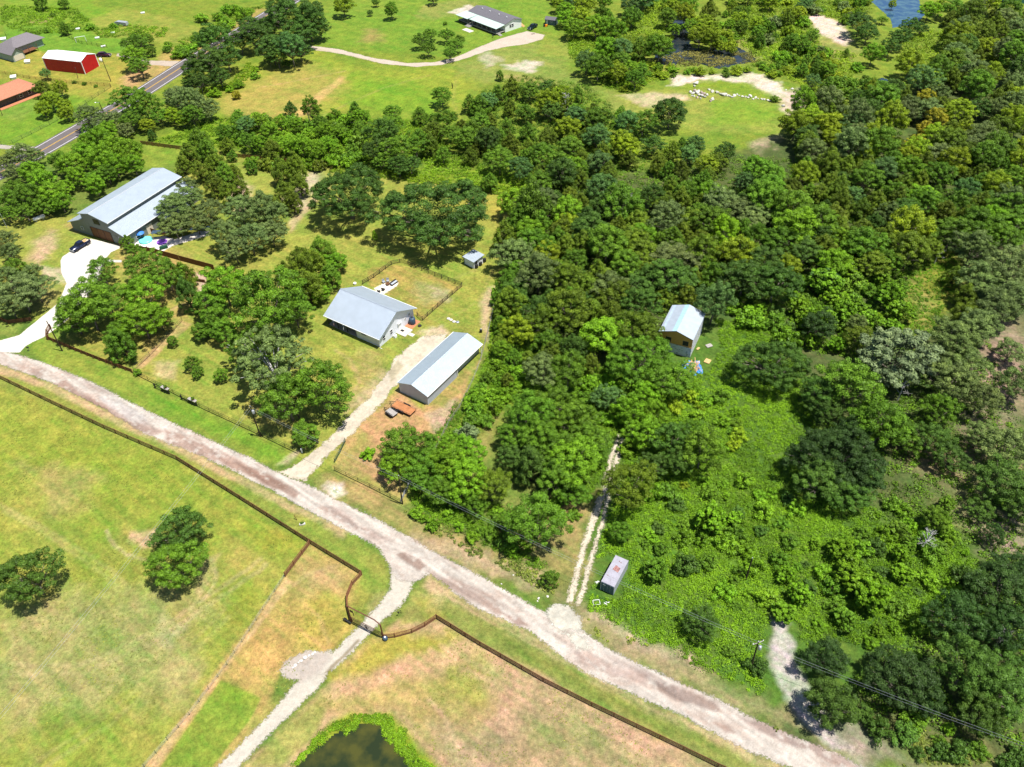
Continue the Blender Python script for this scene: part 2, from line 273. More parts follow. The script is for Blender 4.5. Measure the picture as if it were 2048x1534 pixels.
# (pixel polygon, colour, softness m, ragged m, strength)
PATCH = [
 ("-900,-60 2900,-60 2900,330 1000,330 -900,330", (.13, .185, .014), 6, 6, 1),
 ("0,0 150,0 250,20 330,60 230,90 0,60", (.13, .22, .012), 3, 5, .8), ("0,45 110,55 220,75 300,95 240,110 0,95", (.10, .21, .012), 2, 4, .8),
 ("230,15 330,30 420,60 390,90 320,85 200,75 180,40", (.19, .21, .03), 2, 4, .8), ("60,38 110,34 95,46 55,48", TAN, 1, 2, .8),
 ("-20,100 240,110 330,140 250,190 180,220 60,160 -20,160", (.22, .215, .030), 3, 4, .9),
 ("-20,215 110,190 215,200 190,225 95,290 -20,290", (.12, .21, .012), 3, 3, .9),
 ("-20,190 60,195 90,210 40,240 -20,230", (.14, .20, .03), 2, 3, .6),
 ("240,155 300,130 350,125 290,165 250,180", SAND, 2, 2, .7), ("330,100 395,85 440,60 520,15 535,20 470,60 380,120 300,175 240,200 270,170", (.27, .21, .06), 2, 2, .8),
 ("606,60 640,20 700,0 900,0 1080,0 1140,40 1130,70 1060,90 900,110 740,100 606,85", (.12, .20, .014), 4, 5, 1),
 ("730,60 760,60 765,85 720,85", (.24, .17, .06), 3, 3, .6), ("850,10 900,0 960,0 950,15 870,40 830,35", (.20, .20, .05), 2, 3, .6),
 ("895,25 935,10 955,18 930,30", PALE, .8, 2, .9), ("600,90 680,120 740,140 830,140 900,140 960,150 935,230 900,260 860,210 700,215 600,245 440,240 430,200 470,170 540,110", (.17, .22, .018), 4, 4, 1),
 ("430,200 500,160 600,120 680,150 690,190 620,225 540,245 440,235", (.245, .215, .045), 7, 5, .85),
 ("600,215 680,150 690,155 620,225 585,240", (.36, .26, .09), 1, 1.2, .8), ("700,150 830,170 900,200 880,240 700,215 690,180", (.12, .215, .010), 5, 5, .9),
 ("900,130 1000,100 1130,75 1150,160 1250,190 1290,235 1240,235 1190,190 1060,160 980,170 940,160", (.16, .20, .035), 4, 4, .9),
 ("960,112 985,105 1000,125 970,138", PALE, 2, 4, .5), ("1010,130 1060,120 1090,128 1060,145 1020,142", PALE, 1.5, 4, .8), ("1000,150 1100,165 1140,190 1060,170", SAND, 3, 4, .45),
 ("1060,60 1130,70 1130,120 1080,110", (.15, .20, .02), 3, 3, .7), ("1230,195 1340,175 1480,180 1600,200 1620,260 1500,270 1400,262 1290,240", (.17, .21, .028), 3, 3, 1),
 ("1340,155 1400,147 1500,146 1560,160 1580,190 1540,195 1500,165 1400,165 1345,168", (.48, .42, .34), 1.2, 4, .9), ("1235,195 1290,188 1360,185 1370,195 1280,210", (.42, .34, .24), 2, 4, .6),
 ("1360,170 1400,158 1500,165 1550,190 1545,200 1450,182", (.13, .20, .01), 1, 2, .9), ("1420,200 1560,210 1600,225 1500,255 1430,245", (.13, .22, .012), 3, 4, .8),
 ("1240,110 1330,85 1600,90 1650,140 1500,145 1340,148 1220,150", (.15, .19, .02), 3, 4, .8), ("1450,60 1650,40 1700,60 1720,120 1650,140 1560,130 1480,100", (.20, .21, .05), 4, 5, .8),
 ("1612,30 1640,28 1690,50 1705,80 1690,92 1660,75 1635,60", (.46, .38, .30), 1.5, 2, .95), ("1560,190 1600,175 1610,215 1580,240 1560,215", (.42, .35, .28), 2, 3, .8),
 ("1500,290 1560,270 1570,300 1530,325 1510,310", (.45, .33, .25), 2, 2, .8), ("1685,215 1720,205 1715,222 1680,230", (.45, .33, .25), 1, 2, .9),
 # forest floor
 ("1010,395 1100,400 1180,360 1500,300 1640,240 1720,190 2300,100 2500,1100 2048,1534 1500,1534 1600,1300 1640,1000 1650,900 1500,640 1400,700 1250,900 1180,1000 1100,1000 990,760 985,560", FLOOR, 3, 4, 1),
 ("1780,620 1830,540 1900,500 1920,560 1880,650 1830,700", (.16, .18, .02), 3, 3, 1), ("1830,560 1860,620 1840,660", (.30, .24, .10), 3, 3, .5),
 ("1940,670 2048,640 2048,760 1990,900 1930,880 1960,760", (.27, .20, .14), 4, 4, .7), ("1800,890 1990,880 2048,960 1960,980 1830,960", (.22, .18, .09), 4, 4, .7),
 ("1900,1020 2048,1040 2048,1120 1950,1100", (.30, .24, .17), 3, 4, .75), ("1880,1000 1960,1010 1980,1060 1890,1060", (.17, .18, .05), 4, 4, .6),
 ("2000,480 2048,500 2048,560 2010,540", (.24, .19, .13), 3, 3, .5), ("1970,60 2048,40 2048,90 2000,110", (.35, .28, .2), 3, 3, .5),
 # thickets and weeds
 ("100,290 450,300 700,330 1010,395 1100,400 1100,340 940,300 700,330 440,230 280,250", (.10, .155, .010), 3, 3, 1),
 ("310,275 420,230 480,250 460,300 370,300 300,290", (.13, .21, .010), 2, 3, 1), ("690,300 760,330 900,360 1090,390 1080,360 960,340 800,345 730,310", (.14, .21, .010), 2, 2, 1),
 ("985,560 1100,700 1230,740 1420,640 1520,640 1640,840 1650,1000 1900,1060 1960,1140 1800,1300 1640,1480 1480,1380 1166,1230 1110,1200 1130,1000 1100,820 945,800 880,900 880,1000 1010,1100 1100,1150 800,1000 850,880 950,760", WEED, 3, 3, 1),
 ("940,760 1000,700 1060,780 1000,860 960,940 880,900", (.12, .18, .01), 2, 3, .9), ("960,870 985,820 1000,830 960,950 900,1000 930,900", (.20, .18, .06), 2, 2, .7),
 ("1250,1000 1400,900 1620,960 1650,1080 1500,1200 1300,1150 1230,1080", (.08, .15, .008), 5, 4, .7),
 ("640,950 805,1010 860,1040 1100,1140 1130,1190 1060,1180 900,1110 760,1030 640,1000", (.20, .18, .055), 2, 3, 1), ("660,945 740,970 800,1010 760,1010 690,980", (.26, .19, .07), 2, 3, .8),
 ("650,975 690,965 700,990 670,1000", (.5, .45, .4), .8, 2, .7), ("850,1060 1090,1160 1090,1190 1000,1160 840,1080", (.27, .22, .13), 1.5, 3, .7),
 ("1000,1010 1130,1000 1190,1000 1150,1170 1110,1150 1030,1120 1000,1060", (.21, .18, .06), 2, 3, .9),
 ("1130,1180 1200,1240 1360,1320 1540,1410 1760,1510 1700,1534 1600,1470 1366,1370 1200,1300 1140,1250", (.20, .18, .08), 2, 3, 1),
 ("1170,1225 1250,1260 1370,1310 1400,1340 1300,1310 1180,1250", (.33, .27, .18), 1, 2, .6),
 ("1532,1230 1562,1236 1588,1290 1606,1340 1632,1400 1655,1445 1690,1490 1640,1478 1598,1450 1572,1405 1552,1340 1540,1290", (.36, .33, .305), .7, 1.6, .95), ("1620,1440 1720,1450 1800,1500 1830,1534 1700,1534", (.22, .20, .15), 2, 3, .7),
 ("1700,1400 1850,1450 2048,1534 1850,1560 1750,1480", (.13, .14, .04), 3, 3, .7),
 # farm yard
 ("283,285 470,305 668,330 960,378 1032,400 1005,470 995,590 985,650 945,760 880,890 870,1000 805,1006 670,940 600,958 590,905 400,815 265,745 97,680 60,640 -60,640 -60,440 150,430 160,470 300,470 370,300", LAWN, 1.2, 1.5, 1),
 ("283,285 370,297 350,330 300,340", (.15, .21, .02), 2, 2, .9), ("600,330 668,335 660,380 620,430 590,470 560,440 600,380", (.16, .21, .03), 3, 2, .7),
 ("575,445 650,370 660,372 600,440 580,465", (.38, .28, .17), .7, .8, .8), ("560,400 610,350 640,335 640,350 600,420 580,430", (.46, .38, .30), 2, 3, .6),
 ("470,345 500,380 510,420 480,430 460,380", (.42, .32, .24), 2, 3, .7), ("800,370 960,380 1030,400 1000,440 960,430 800,380", (.23, .22, .03), 3, 3, .8),
 ("735,535 818,532 924,573 845,640 800,600 740,570", (.24, .20, .045), .5, .8, .9), ("830,560 880,570 900,585 860,620 830,590", (.19, .21, .07), 2, 3, .7), ("860,575 900,580 895,600 870,590", (.34, .27, .17), 1, 2, .6),
 ("968,575 990,570 992,600 978,640 985,690 975,680 962,640 965,600", (.36, .27, .17), 1, 1.5, .7),
 ("800,640 850,620 960,640 970,700 900,680 870,660 830,668", (.20, .205, .035), 2, 2, .6), ("838,660 890,655 893,675 850,676", (.42, .35, .24), 1, 2, .7),
 ("725,700 770,700 760,740 700,800 690,790", (.27, .20, .08), 3, 3, .6), ("700,800 760,740 775,745 720,820 690,830", (.35, .27, .17), 1.5, 2, .6),
 ("760,810 800,765 855,815 930,740 965,720 945,760 900,850 880,890 760,890 720,880 700,900 690,880", (.31, .20, .085), 1.5, 2, 1), ("860,830 900,800 920,800 900,850 870,870", (.34, .25, .18), 1, 2, .7), ("870,800 940,720 955,725 930,770 890,810", (.20, .20, .04), 1, 2, .7),
 ("690,900 760,880 800,960 805,1000 740,965 680,935", (.28, .19, .08), 2, 2, .9), ("700,870 720,860 740,900 710,930 690,930", (.22, .20, .05), 2, 2, .6),
 ("60,480 105,460 110,490 80,530 60,520", (.36, .26, .16), 2, 3, .8), ("70,530 125,535 130,565 90,560", (.42, .34, .26), 1, 2, .6), ("40,560 130,570 120,620 60,620 30,590", (.24, .21, .07), 3, 3, .6),
 ("130,450 160,445 170,470 150,465", SAND, 1, 1, .6), ("200,470 330,490 430,540 420,600 330,600 260,560", (.27, .215, .06), 3, 3, .8), ("390,545 415,550 415,600 395,600", (.42, .31, .24), 1, 1.5, .9),
 ("310,620 400,600 380,640 290,730 270,735", (.27, .215, .06), 2, 1.5, .8), ("365,642 385,648 275,745 268,738", (.35, .24, .11), .5, .6, .7), ("300,730 360,720 350,760 310,755", (.36, .29, .18), 1, 2, .4),
 ("480,740 530,800 640,870 620,900 500,860", (.24, .215, .05), 3, 3, .5), ("120,680 300,760 290,740 150,660", (.24, .21, .04), 1, 1, .5),
 ("40,675 97,680 265,745 400,815 595,905 545,940 420,878 334,840 188,765 90,725 52,698", (.15, .20, .022), 1, 1, 1), ("300,785 540,890 560,930 420,860 330,820", (.10, .20, .010), 1.5, 1.5, .8), ("590,905 610,905 575,930 550,935", (.38, .31, .2), 1, 1.5, .8),
 ("0,600 60,640 20,668 -20,675", (.15, .20, .03), 1, 1, .9),
 # south of the road
 ("-300,690 0,757 104,807 355,920 621,1087 571,1153 290,1534 200,1800 -500,1800", FIELD, 1, .6, 1),
 ("-20,830 250,880 390,980 330,1010 200,970 -20,930", (.145, .205, .016), 5, 6, .65), ("-20,1230 150,1180 330,1190 440,1240 420,1330 330,1400 100,1460 -20,1480", (.25, .22, .10), 6, 7, .6),
 ("50,920 180,950 200,1000 130,1030 60,990", (.25, .205, .08), 4, 5, .55), ("262,1062 310,1058 322,1085 290,1096 262,1080", (.42, .27, .17), .8, 1.2, .9), ("240,1040 420,1180 400,1200 240,1110 180,1060", (.25, .20, .06), 4, 4, .4),
 ("400,1120 440,1110 420,1170 395,1200 390,1190", (.34, .25, .13), .8, .8, .6), ("450,1090 560,1110 540,1190 440,1180", (.24, .215, .05), 4, 4, .7), ("460,1060 540,1050 600,1090 560,1100", (.22, .22, .02), 3, 3, .6),
 ("450,1200 520,1140 530,1180 480,1240", (.16, .215, .012), 3, 3, .6), ("180,1040 230,1045 225,1080 170,1075", (.12, .20, .01), 3, 3, .7), ("0,1000 60,990 170,1110 120,1130 0,1060", (.20, .22, .04), 4, 4, .5),
 ("300,1400 420,1420 300,1534 150,1534", (.22, .22, .04), 5, 4, .6), ("0,1460 120,1470 100,1534 0,1534", (.17, .20, .03), 5, 4, .6), ("330,1230 380,1250 350,1290 320,1270", (.34, .3, .2), 1.5, 2, .4),
 ("-300,640 0,729 104,767 209,819 420,920 640,1035 700,1062 777,1119 777,1177 724,1210 705,1190 724,1150 355,920 104,807 -300,690", (.165, .195, .03), .8, .8, 1),
 ("-300,630 0,729 104,767 209,819 420,920 640,1035 700,1062 690,1080 620,1040 400,928 200,832 90,775 -300,665", (.32, .245, .12), .6, .6, .9),
 ("610,1050 700,1085 750,1140 740,1180 700,1120 620,1080", (.13, .20, .022), 2, 1.5, .8), ("735,1195 775,1180 750,1215 735,1230", (.26, .22, .08), 1, 1.5, .6),
 ("621,1087 724,1150 700,1200 705,1250 650,1310 560,1345 540,1400 440,1534 290,1534 571,1153", (.255, .21, .055), .5, .6, 1),
 ("600,1190 700,1190 700,1250 640,1300 590,1290 600,1240", (.23, .22, .03), 3, 3, .7), ("610,1110 690,1150 680,1200 600,1180", (.30, .22, .10), 3, 3, .7), ("500,1250 560,1230 570,1330 480,1350", (.30, .215, .06), 4, 3, .6),
 ("571,1153 585,1163 310,1534 285,1534 455,1330", (.36, .26, .12), .4, .5, .8), ("443,1360 522,1397 500,1440 422,1534 319,1534", (.135, .20, .018), .25, .2, .95), ("460,1370 500,1385 480,1420 450,1400", (.10, .205, .008), 1.5, 1, .5), ("530,1400 560,1400 470,1534 440,1534 500,1450", (.27, .22, .06), .8, 1, .8),
 ("795,1240 873,1237 1435,1534 1600,1700 400,1700 480,1534 640,1390 700,1310", (.29, .215, .105), .8, 1, 1),
 ("650,1350 760,1262 890,1270 920,1285 860,1305 740,1350", (.21, .215, .022), 2, 2, .9), ("640,1390 760,1352 850,1312 960,1296 1060,1345 1000,1345 880,1335 790,1375 660,1400", (.36, .235, .12), 1.5, 2, .85), ("900,1300 1100,1370 1300,1475 1250,1480 1050,1380", (.36, .24, .14), 2, 2, .7),
 ("640,1395 655,1420 625,1480 560,1534 490,1534 570,1450", (.19, .21, .045), .8, .8, .95), ("650,1400 760,1380 900,1350 980,1400 940,1450 860,1480 800,1430 700,1430 650,1440 640,1420", (.25, .21, .06), 2, 2.5, .9), ("890,1340 960,1345 960,1400 900,1400", (.17, .205, .02), 3, 3, .7),
 ("980,1400 1100,1390 1300,1470 1435,1534 900,1534 900,1460", (.20, .17, .085), 6, 4, .8), ("860,1440 900,1460 960,1534 900,1534", (.34, .25, .15), 1.5, 2, .5), ("1050,1450 1150,1440 1200,1500 1060,1510", (.18, .18, .05), 3, 3, .5),
 ("590,1534 640,1470 700,1425 780,1430 830,1480 870,1534 880,1600 560,1600", (.15, .21, .010), .8, 1, 1),
 ("861,1146 950,1216 1059,1264 1366,1440 1560,1534 1700,1600 1435,1534 960,1290 873,1237 795,1250 828,1180", (.17, .19, .04), .8, .8, 1),
 ("861,1146 950,1216 1059,1264 1366,1440 1560,1534 1620,1570 1500,1525 1330,1440 1060,1290 940,1225 850,1170", (.32, .25, .13), .7, .8, .85),
 ("940,1240 1060,1300 1350,1455 1430,1510 1330,1465 1050,1320", (.115, .15, .022), 1, 1, .85), ("860,1170 900,1190 880,1220 850,1220", (.30, .25, .12), 1, 1.5, .5), ("830,1200 860,1190 900,1235 850,1240", (.2, .2, .03), 1, 1, .6),
]
TRACKS = [("424,1122 431,1150 424,1172 412,1192 398,1206", .45, (.33, .27, .13), .8), ("258,1108 290,1122 330,1135", .4, (.33, .26, .13), .6), ("213,1062 222,1082 238,1098 258,1112", .35, (.36, .29, .16), .7),
 ("0,1010 120,1075 200,1125 262,1180", .5, (.25, .24, .08), .5), ("8,1022 115,1085 190,1135 250,1190", .5, (.25, .24, .08), .5), ("250,880 330,930 420,990 520,1060", .4, (.14, .20, .02), .5), ("290,905 360,955 450,1020 560,1110", .4, (.14, .20, .02), .5),
 ("0,1330 160,1330 300,1270 420,1190 520,1120", .6, (.28, .24, .11), .45), ("0,1346 165,1345 308,1283 430,1202 530,1130", .6, (.28, .24, .11), .45), ("60,1534 200,1440 330,1330 450,1220", .5, (.24, .23, .07), .45), ("90,1534 225,1445 345,1342 460,1235", .5, (.24, .23, .07), .45),
 ("600,1200 640,1240 660,1290", .4, (.32, .25, .09), .5), ("520,1230 600,1260 650,1300", .4, (.34, .24, .08), .5), ("560,1190 620,1150 680,1130", .5, (.32, .25, .11), .5),
 ("880,1290 1000,1350 1150,1430 1300,1510", .6, (.37, .26, .14), .6), ("860,1300 980,1362 1130,1442 1280,1525", .6, (.37, .26, .14), .6), ("930,1534 900,1450 860,1400", .5, (.35, .26, .15), .5), ("1000,1500 1100,1450 1200,1470", .5, (.24, .20, .09), .5),
 ("890,1195 980,1250 1100,1315 1250,1395 1400,1480", .35, (.10, .15, .02), .6), ("900,1188 990,1243 1110,1308 1260,1388 1410,1472", .35, (.10, .15, .02), .5), ("150,690 250,728 350,772 450,822 560,880", .35, (.10, .17, .015), .5),
 ("670,700 700,720 720,760 700,800", .6, (.27, .21, .09), .5), ("640,720 700,745 760,760", .35, (.14, .19, .02), .5), ("640,735 690,758 740,775", .35, (.14, .19, .02), .5), ("650,700 720,722 780,738", .35, (.14, .19, .02), .5), ("300,640 360,610 420,600", .5, (.32, .25, .12), .5),
 ("520,175 600,160 690,142", .5, (.33, .25, .1), .5), ("640,235 700,205 770,175 860,150", .7, (.24, .22, .06), .4), ("915,150 905,200 925,250", .8, (.20, .20, .04), .5), ("900,560 950,540 990,500 1005,440", .6, (.24, .23, .06), .5), ("870,640 930,620 965,590 985,540", .5, (.24, .22, .06), .4)]
RPATCH = [  # county road surface
 ("20,720 60,730 75,748 50,745", (0.216, 0.144, 0.115), 0.75, .6, 0.56), ("60,735 90,738 85,752 62,745", (0.194, 0.13, 0.108), 0.6, .5, 0.64), ("104,767 130,762 165,790 200,805 218,822 190,815 150,795", (0.194, 0.119, 0.0936), 0.38, .5, 0.76),
 ("150,775 200,800 260,825 300,850 330,862 300,872 250,848 200,822", (0.209, 0.137, 0.112), 0.6, .6, 0.72), ("190,790 240,805 290,830 300,850 250,835 215,812", (0.331, 0.317, 0.31), 0.45, .6, 0.64),
 ("330,855 400,885 470,915 520,945 560,962 600,985 590,995 520,965 440,925 380,905 330,880", (0.194, 0.122, 0.0972), 0.45, .6, 0.76), ("440,918 480,928 530,948 575,975 560,980 500,955", (0.18, 0.112, 0.0864), 0.45, .5, 0.72),
 ("640,1010 680,1020 720,1050 760,1065 790,1085 760,1080 700,1060 650,1030", (0.202, 0.14, 0.122), 0.6, .8, 0.64), ("795,1108 810,1103 840,1115 855,1130 845,1140 815,1125", (0.166, 0.108, 0.0864), 0.3, .5, 0.76), ("700,1055 760,1075 800,1100 780,1105 730,1080", (0.223, 0.173, 0.151), 0.75, .8, 0.48),
 ("855,1140 920,1165 970,1200 1010,1220 1000,1232 950,1205 880,1165", (0.202, 0.137, 0.115), 0.45, .6, 0.68), ("900,1155 960,1180 1000,1205 1040,1225 990,1205", (0.216, 0.144, 0.122), 0.45, .5, 0.64),
 ("1000,1225 1040,1235 1060,1252 1030,1250", (0.187, 0.115, 0.0936), 0.3, .4, 0.72), ("1100,1215 1160,1225 1150,1260 1170,1280 1120,1270 1090,1240", (0.36, 0.348, 0.312), 1.2, 1, 0.72),
 ("1140,1300 1180,1305 1230,1335 1300,1350 1290,1370 1230,1350 1160,1325", (0.209, 0.151, 0.137), 0.6, .7, 0.64), ("1310,1362 1345,1368 1385,1385 1430,1405 1445,1425 1400,1415 1350,1400 1320,1380", (0.122, 0.0828, 0.072), 0.38, .4, 0.76),
 ("1425,1445 1450,1452 1475,1470 1450,1468", (0.187, 0.122, 0.101), 0.3, .4, 0.72), ("1480,1435 1540,1450 1620,1480 1680,1510 1760,1560 1700,1545 1600,1500 1520,1465", (0.187, 0.13, 0.115), 0.45, .6, 0.72),
 ("1190,1300 1250,1325 1300,1345 1360,1375 1300,1360 1240,1335", (0.209, 0.151, 0.137), 0.75, .8, 0.48), ("210,790 245,800 250,812 225,806", (0.3, 0.288, 0.276), 0.3, .4, 0.48), ("130,745 180,765 220,790 180,780", (0.216, 0.158, 0.137), 0.6, .6, 0.48),
]
def paint(x, y, base, patches, warp=1.0):
    c = np.empty(x.shape+(3,)); c[:] = base
    n1 = fbm(x, y, 7, 3)-.5; n2 = fbm(x, y, 7, 11)-.5; n3 = fbm(x, y, 2.0, 21)-.5; n4 = fbm(x, y, 2.0, 31)-.5
    for poly, col, soft, rag, st in patches:
        w_ = W(poly); m = soft+rag*1.5+.5
        bb = (x > w_[:, 0].min()-m) & (x < w_[:, 0].max()+m) & (y > w_[:, 1].min()-m) & (y < w_[:, 1].max()+m)
        if not bb.any(): continue
        xs = x[bb]; ys = y[bb]
        xs = xs+rag*(n1[bb]*2.2+n3[bb]*.9); ys = ys+rag*(n2[bb]*2.2+n4[bb]*.9)
        s = sdist(xs, ys, w_)
        k = np.clip(s/soft*.5+.5, 0, 1); k = (k*k*(3-2*k))*st
        if rag > 2: k = k*np.clip(.55+1.1*(fbm(x[bb], y[bb], 3.2, 41)), 0, 1.15).clip(0, 1)
        c[bb] = c[bb]*(1-k[:, None])+np.array(col)*k[:, None]
    return c
def set_col(me, c):
    a = me.attributes.new('Col', 'FLOAT_COLOR', 'POINT')
    d = np.ones((len(me.vertices), 4), np.float32); d[:, :3] = c; a.data.foreach_set('color', d.ravel())
def np_mesh(name, V, F, m):
    me = bpy.data.meshes.new(name); me.vertices.add(len(V)); me.vertices.foreach_set('co', np.asarray(V, np.float32).ravel())
    k = F.shape[1]; me.loops.add(F.size); me.loops.foreach_set('vertex_index', F.astype(np.int32).ravel())
    me.polygons.add(len(F)); me.polygons.foreach_set('loop_start', np.arange(0, F.size, k, dtype=np.int32))
    me.update(calc_edges=True); me.materials.append(m)
    return me
def grid(x0, x1, y0, y1, st):
    nx = int(round((x1-x0)/st))+1; ny = int(round((y1-y0)/st))+1
    X, Y = np.meshgrid(np.linspace(x0, x1, nx), np.linspace(y0, y1, ny))
    i = np.arange(nx*ny).reshape(ny, nx)
    F = np.stack([i[:-1, :-1], i[:-1, 1:], i[1:, 1:], i[1:, :-1]], -1).reshape(-1, 4)
    return X.ravel(), Y.ravel(), F
def build_ground():
    xs, ys, fs = [], [], []; n = 0
    B = [(-130, 120, 20, 190, .32), (-330, 330, 190, 470, 1.1), (-330, -130, 20, 190, 4), (120, 330, 20, 190, 4)]
    big = 3000
    for x0, x1, y0, y1, st in B:
        x, y, f = grid(x0, x1, y0, y1, st); xs.append(x); ys.append(y); fs.append(f+n); n += len(x)
    for x0, x1, y0, y1 in ((-big, -330, -big, big), (330, big, -big, big), (-330, 330, 470, big), (-330, 330, -big, 20)):
        x, y, f = grid(x0, x1, y0, y1, (x1-x0)/12 if False else 60); xs.append(x); ys.append(y); fs.append(f+n); n += len(x)
    x = np.concatenate(xs); y = np.concatenate(ys); F = np.concatenate(fs)
    c = paint(x, y, (.10, .15, .02), PATCH)
    for pts, wd, col, st_ in TRACKS:
        L_ = W(pts); bb = (x > L_[:, 0].min()-3) & (x < L_[:, 0].max()+3) & (y > L_[:, 1].min()-3) & (y < L_[:, 1].max()+3)
        xs, ys = x[bb], y[bb]; d = sline(xs+(fbm(xs, ys, 3, 201)-.5)*1.2, ys+(fbm(xs, ys, 3, 211)-.5)*1.2, L_)
        kk = (np.clip(1.3-d/wd, 0, 1)*st_*np.clip(.3+1.2*fbm(xs, ys, 2, 221), 0, 1))[:, None]; c[bb] = c[bb]*(1-kk)+np.array(col)*kk
    # wide mottling of the grass itself: greener and drier drifts, mowing streaks
    g = fbm(x, y, 14, 51)-.5; g2 = fbm(x, y, 3.5, 61)-.5; st = fbm(x*.7+y*.7, (y-x)*.12, 2.2, 71)-.5
    s2 = fbm((x*.78-y*.62)*.10, x*.62+y*.78, .75, 171)-.5; sf = fbm(x, y, .7, 181)-.5; k = np.clip(g*.8+g2*.9+st*.5+s2*1.3+sf*.9, -.8, .8)[:, None]
    f_ = (fbm(x, y, 1.3, 91)-.5)[:, None]; c = c*(1+k*np.array([.50, .14, .55]))*(1+f_*.5); c = c*np.array([.93, .94, .95])+np.array([0, 0, .006]); c = np.clip(c, .005, .8)
    me = np_mesh('ground', np.stack([x, y, np.zeros_like(x)], 1), F, M['ground']); set_col(me, c)
    o = bpy.data.objects.new('ground', me); COL.objects.link(o); tag(o, kind='structure')
build_ground()
def sheet(name, polys, base, m, z, st=.3, rag=.35, patches=(), kind='structure', seed=5, holes=(), thin=0, soft=.6, post=None):
    """ground cover cut to one or more pixel outlines with a ragged edge"""
    ws = [W(p) if isinstance(p, str) else np.array(p) for p in polys]; al = np.concatenate(ws)
    x, y, F = grid(al[:, 0].min()-1, al[:, 0].max()+1, al[:, 1].min()-1, al[:, 1].max()+1, st)
    n1 = (fbm(x, y, 2.5, seed)-.5)*3+(fbm(x, y, .7, seed+9)-.5)*1.5; n2 = (fbm(x, y, 2.5, seed+3)-.5)*3+(fbm(x, y, .7, seed+13)-.5)*1.5
    s = np.full(x.shape, -1e9)
    for w_ in ws: s = np.maximum(s, sdist(x+n1*rag, y+n2*rag, w_))
    if thin: s = s-thin*np.clip(fbm(x, y, 1.6, seed+23)*2-.9, 0, 1)
    for h in holes: s = np.minimum(s, -sdist(x+n1*rag, y+n2*rag, W(h)))
    fade = m in (M['gravel'], M['asphalt'])
    keep = (s[F] > -soft).any(1) if fade else (s[F] > 0).mean(1) > .6; F = F[keep]
    u, inv = np.unique(F, return_inverse=True); F = inv.reshape(-1, 4); x = x[u]; y = y[u]; s = s[u]
    c = paint(x, y, base, patches)
    if post: c = post(x, y, c)
    me = np_mesh(name, np.stack([x, y, np.full(len(x), z)], 1), F, m); set_col(me, c)
    if fade: a = me.attributes.new('edge', 'FLOAT', 'POINT'); a.data.foreach_set('value', np.clip(s/soft, -1.5, 2).astype(np.float32))
    o = bpy.data.objects.new(name, me); COL.objects.link(o); return tag(o, kind=kind)
ROADN = "-400,540 -100,636 0,679 39,668 67,645 60,700 90,725 188,765 261,804 334,840 420,878 504,917 545,939 605,963 683,1003 737,1028 898,1118 1006,1176 1059,1208 1167,1259 1221,1300 1366,1366 1419,1388 1499,1431 1607,1479 1709,1522 1900,1615"
ROADS = "1900,1700 1720,1600 1542,1522 1446,1479 1365,1433 1167,1345 1059,1264 952,1216 861,1150 828,1165 795,1160 756,1095 683,1057 640,1035 563,991 438,928 420,920 292,869 209,819 104,767 0,729 -200,665"
def road_wear(x, y, c):
    # worn asphalt islands and chalky gravel showing through, drawn out along the road's own direction
    ang = math.atan2(-.62, .78); u = x*math.cos(ang)+y*math.sin(ang); v = -x*math.sin(ang)+y*math.cos(ang)
    a = fbm(u/3.2, v, 1.5, 101); b = fbm(u/2, v, .8, 111); k = np.clip((a-.52)*7, 0, 1)[:, None]*.5; c = c*(1-k)+np.array((.27, .20, .165))*k; w2_ = fbm(u/14, v, .55, 151); k = np.clip((w2_-.5)*5, -1, 1)[:, None]; c = c*(1+k*.16)
    k = np.clip((b-.58)*6, 0, 1)[:, None]*.55; c = c*(1-k)+np.array((.42, .41, .375))*k
    d = fbm(u, v, .5, 121); return c*(1+(d-.5)*.35)[:, None]
def track_wear2(x, y, c): return c*(1+(fbm(x, y, 2.5, 133)-.5)*.18)[:, None]
def track_wear(x, y, c):
    return c*(1+(fbm(x, y, .9, 131)-.5)*.45+(fbm(x, y, 3, 141)-.5)*.3)[:, None]
sheet('road', ["-300,600 -100,640 0,699 90,725 188,765 261,804 334,840 420,878 504,917 545,939 605,963 683,1003 737,1028 898,1118 1006,1176 1059,1208 1167,1259 1221,1300 1366,1366 1419,1388 1499,1431 1607,1479 1709,1522 1900,1615 "+ROADS],
      (.365, .335, .300), M['gravel'], .012, .25, .22, RPATCH, post=road_wear)
sheet('ranch_driveway', ["700,1058 765,1093 783,1119 783,1148 778,1177 756,1209 728,1242 662,1307 595,1363 552,1412 437,1534 350,1640 420,1640 480,1534 568,1442 628,1388 658,1345 677,1330 732,1277 758,1248 795,1220 820,1187 828,1158 861,1142 800,1090",
      "560,1340 571,1321 613,1300 643,1303 662,1300 680,1320 620,1380 595,1363 572,1358"], (.37, .35, .30), M['gravel'], .008, .25, .25,
      [("556,1340 571,1318 613,1297 643,1300 664,1312 640,1345 600,1368 575,1362", (.30, .265, .235), .6, 1.0, .8), ("720,1283 700,1300 660,1345 650,1345 690,1300 715,1278", (.16, .13, .08), .25, .7, .8), ("600,1320 628,1305 640,1312 610,1332", (.27, .24, .21), .2, .3, .7)])
sheet('farm_driveway', ["545,939 563,942 600,922 650,882 700,828 731,800 750,775 775,745 788,715 813,697 842,673 893,668 884,690 795,770 762,812 700,872 640,930 612,962 580,955"], (.40, .36, .285), M['gravel'], .016, .25, .4,
      [("775,745 800,720 810,730 780,765", (.2, .18, .09), .4, 1, .5)], thin=.8, post=track_wear)
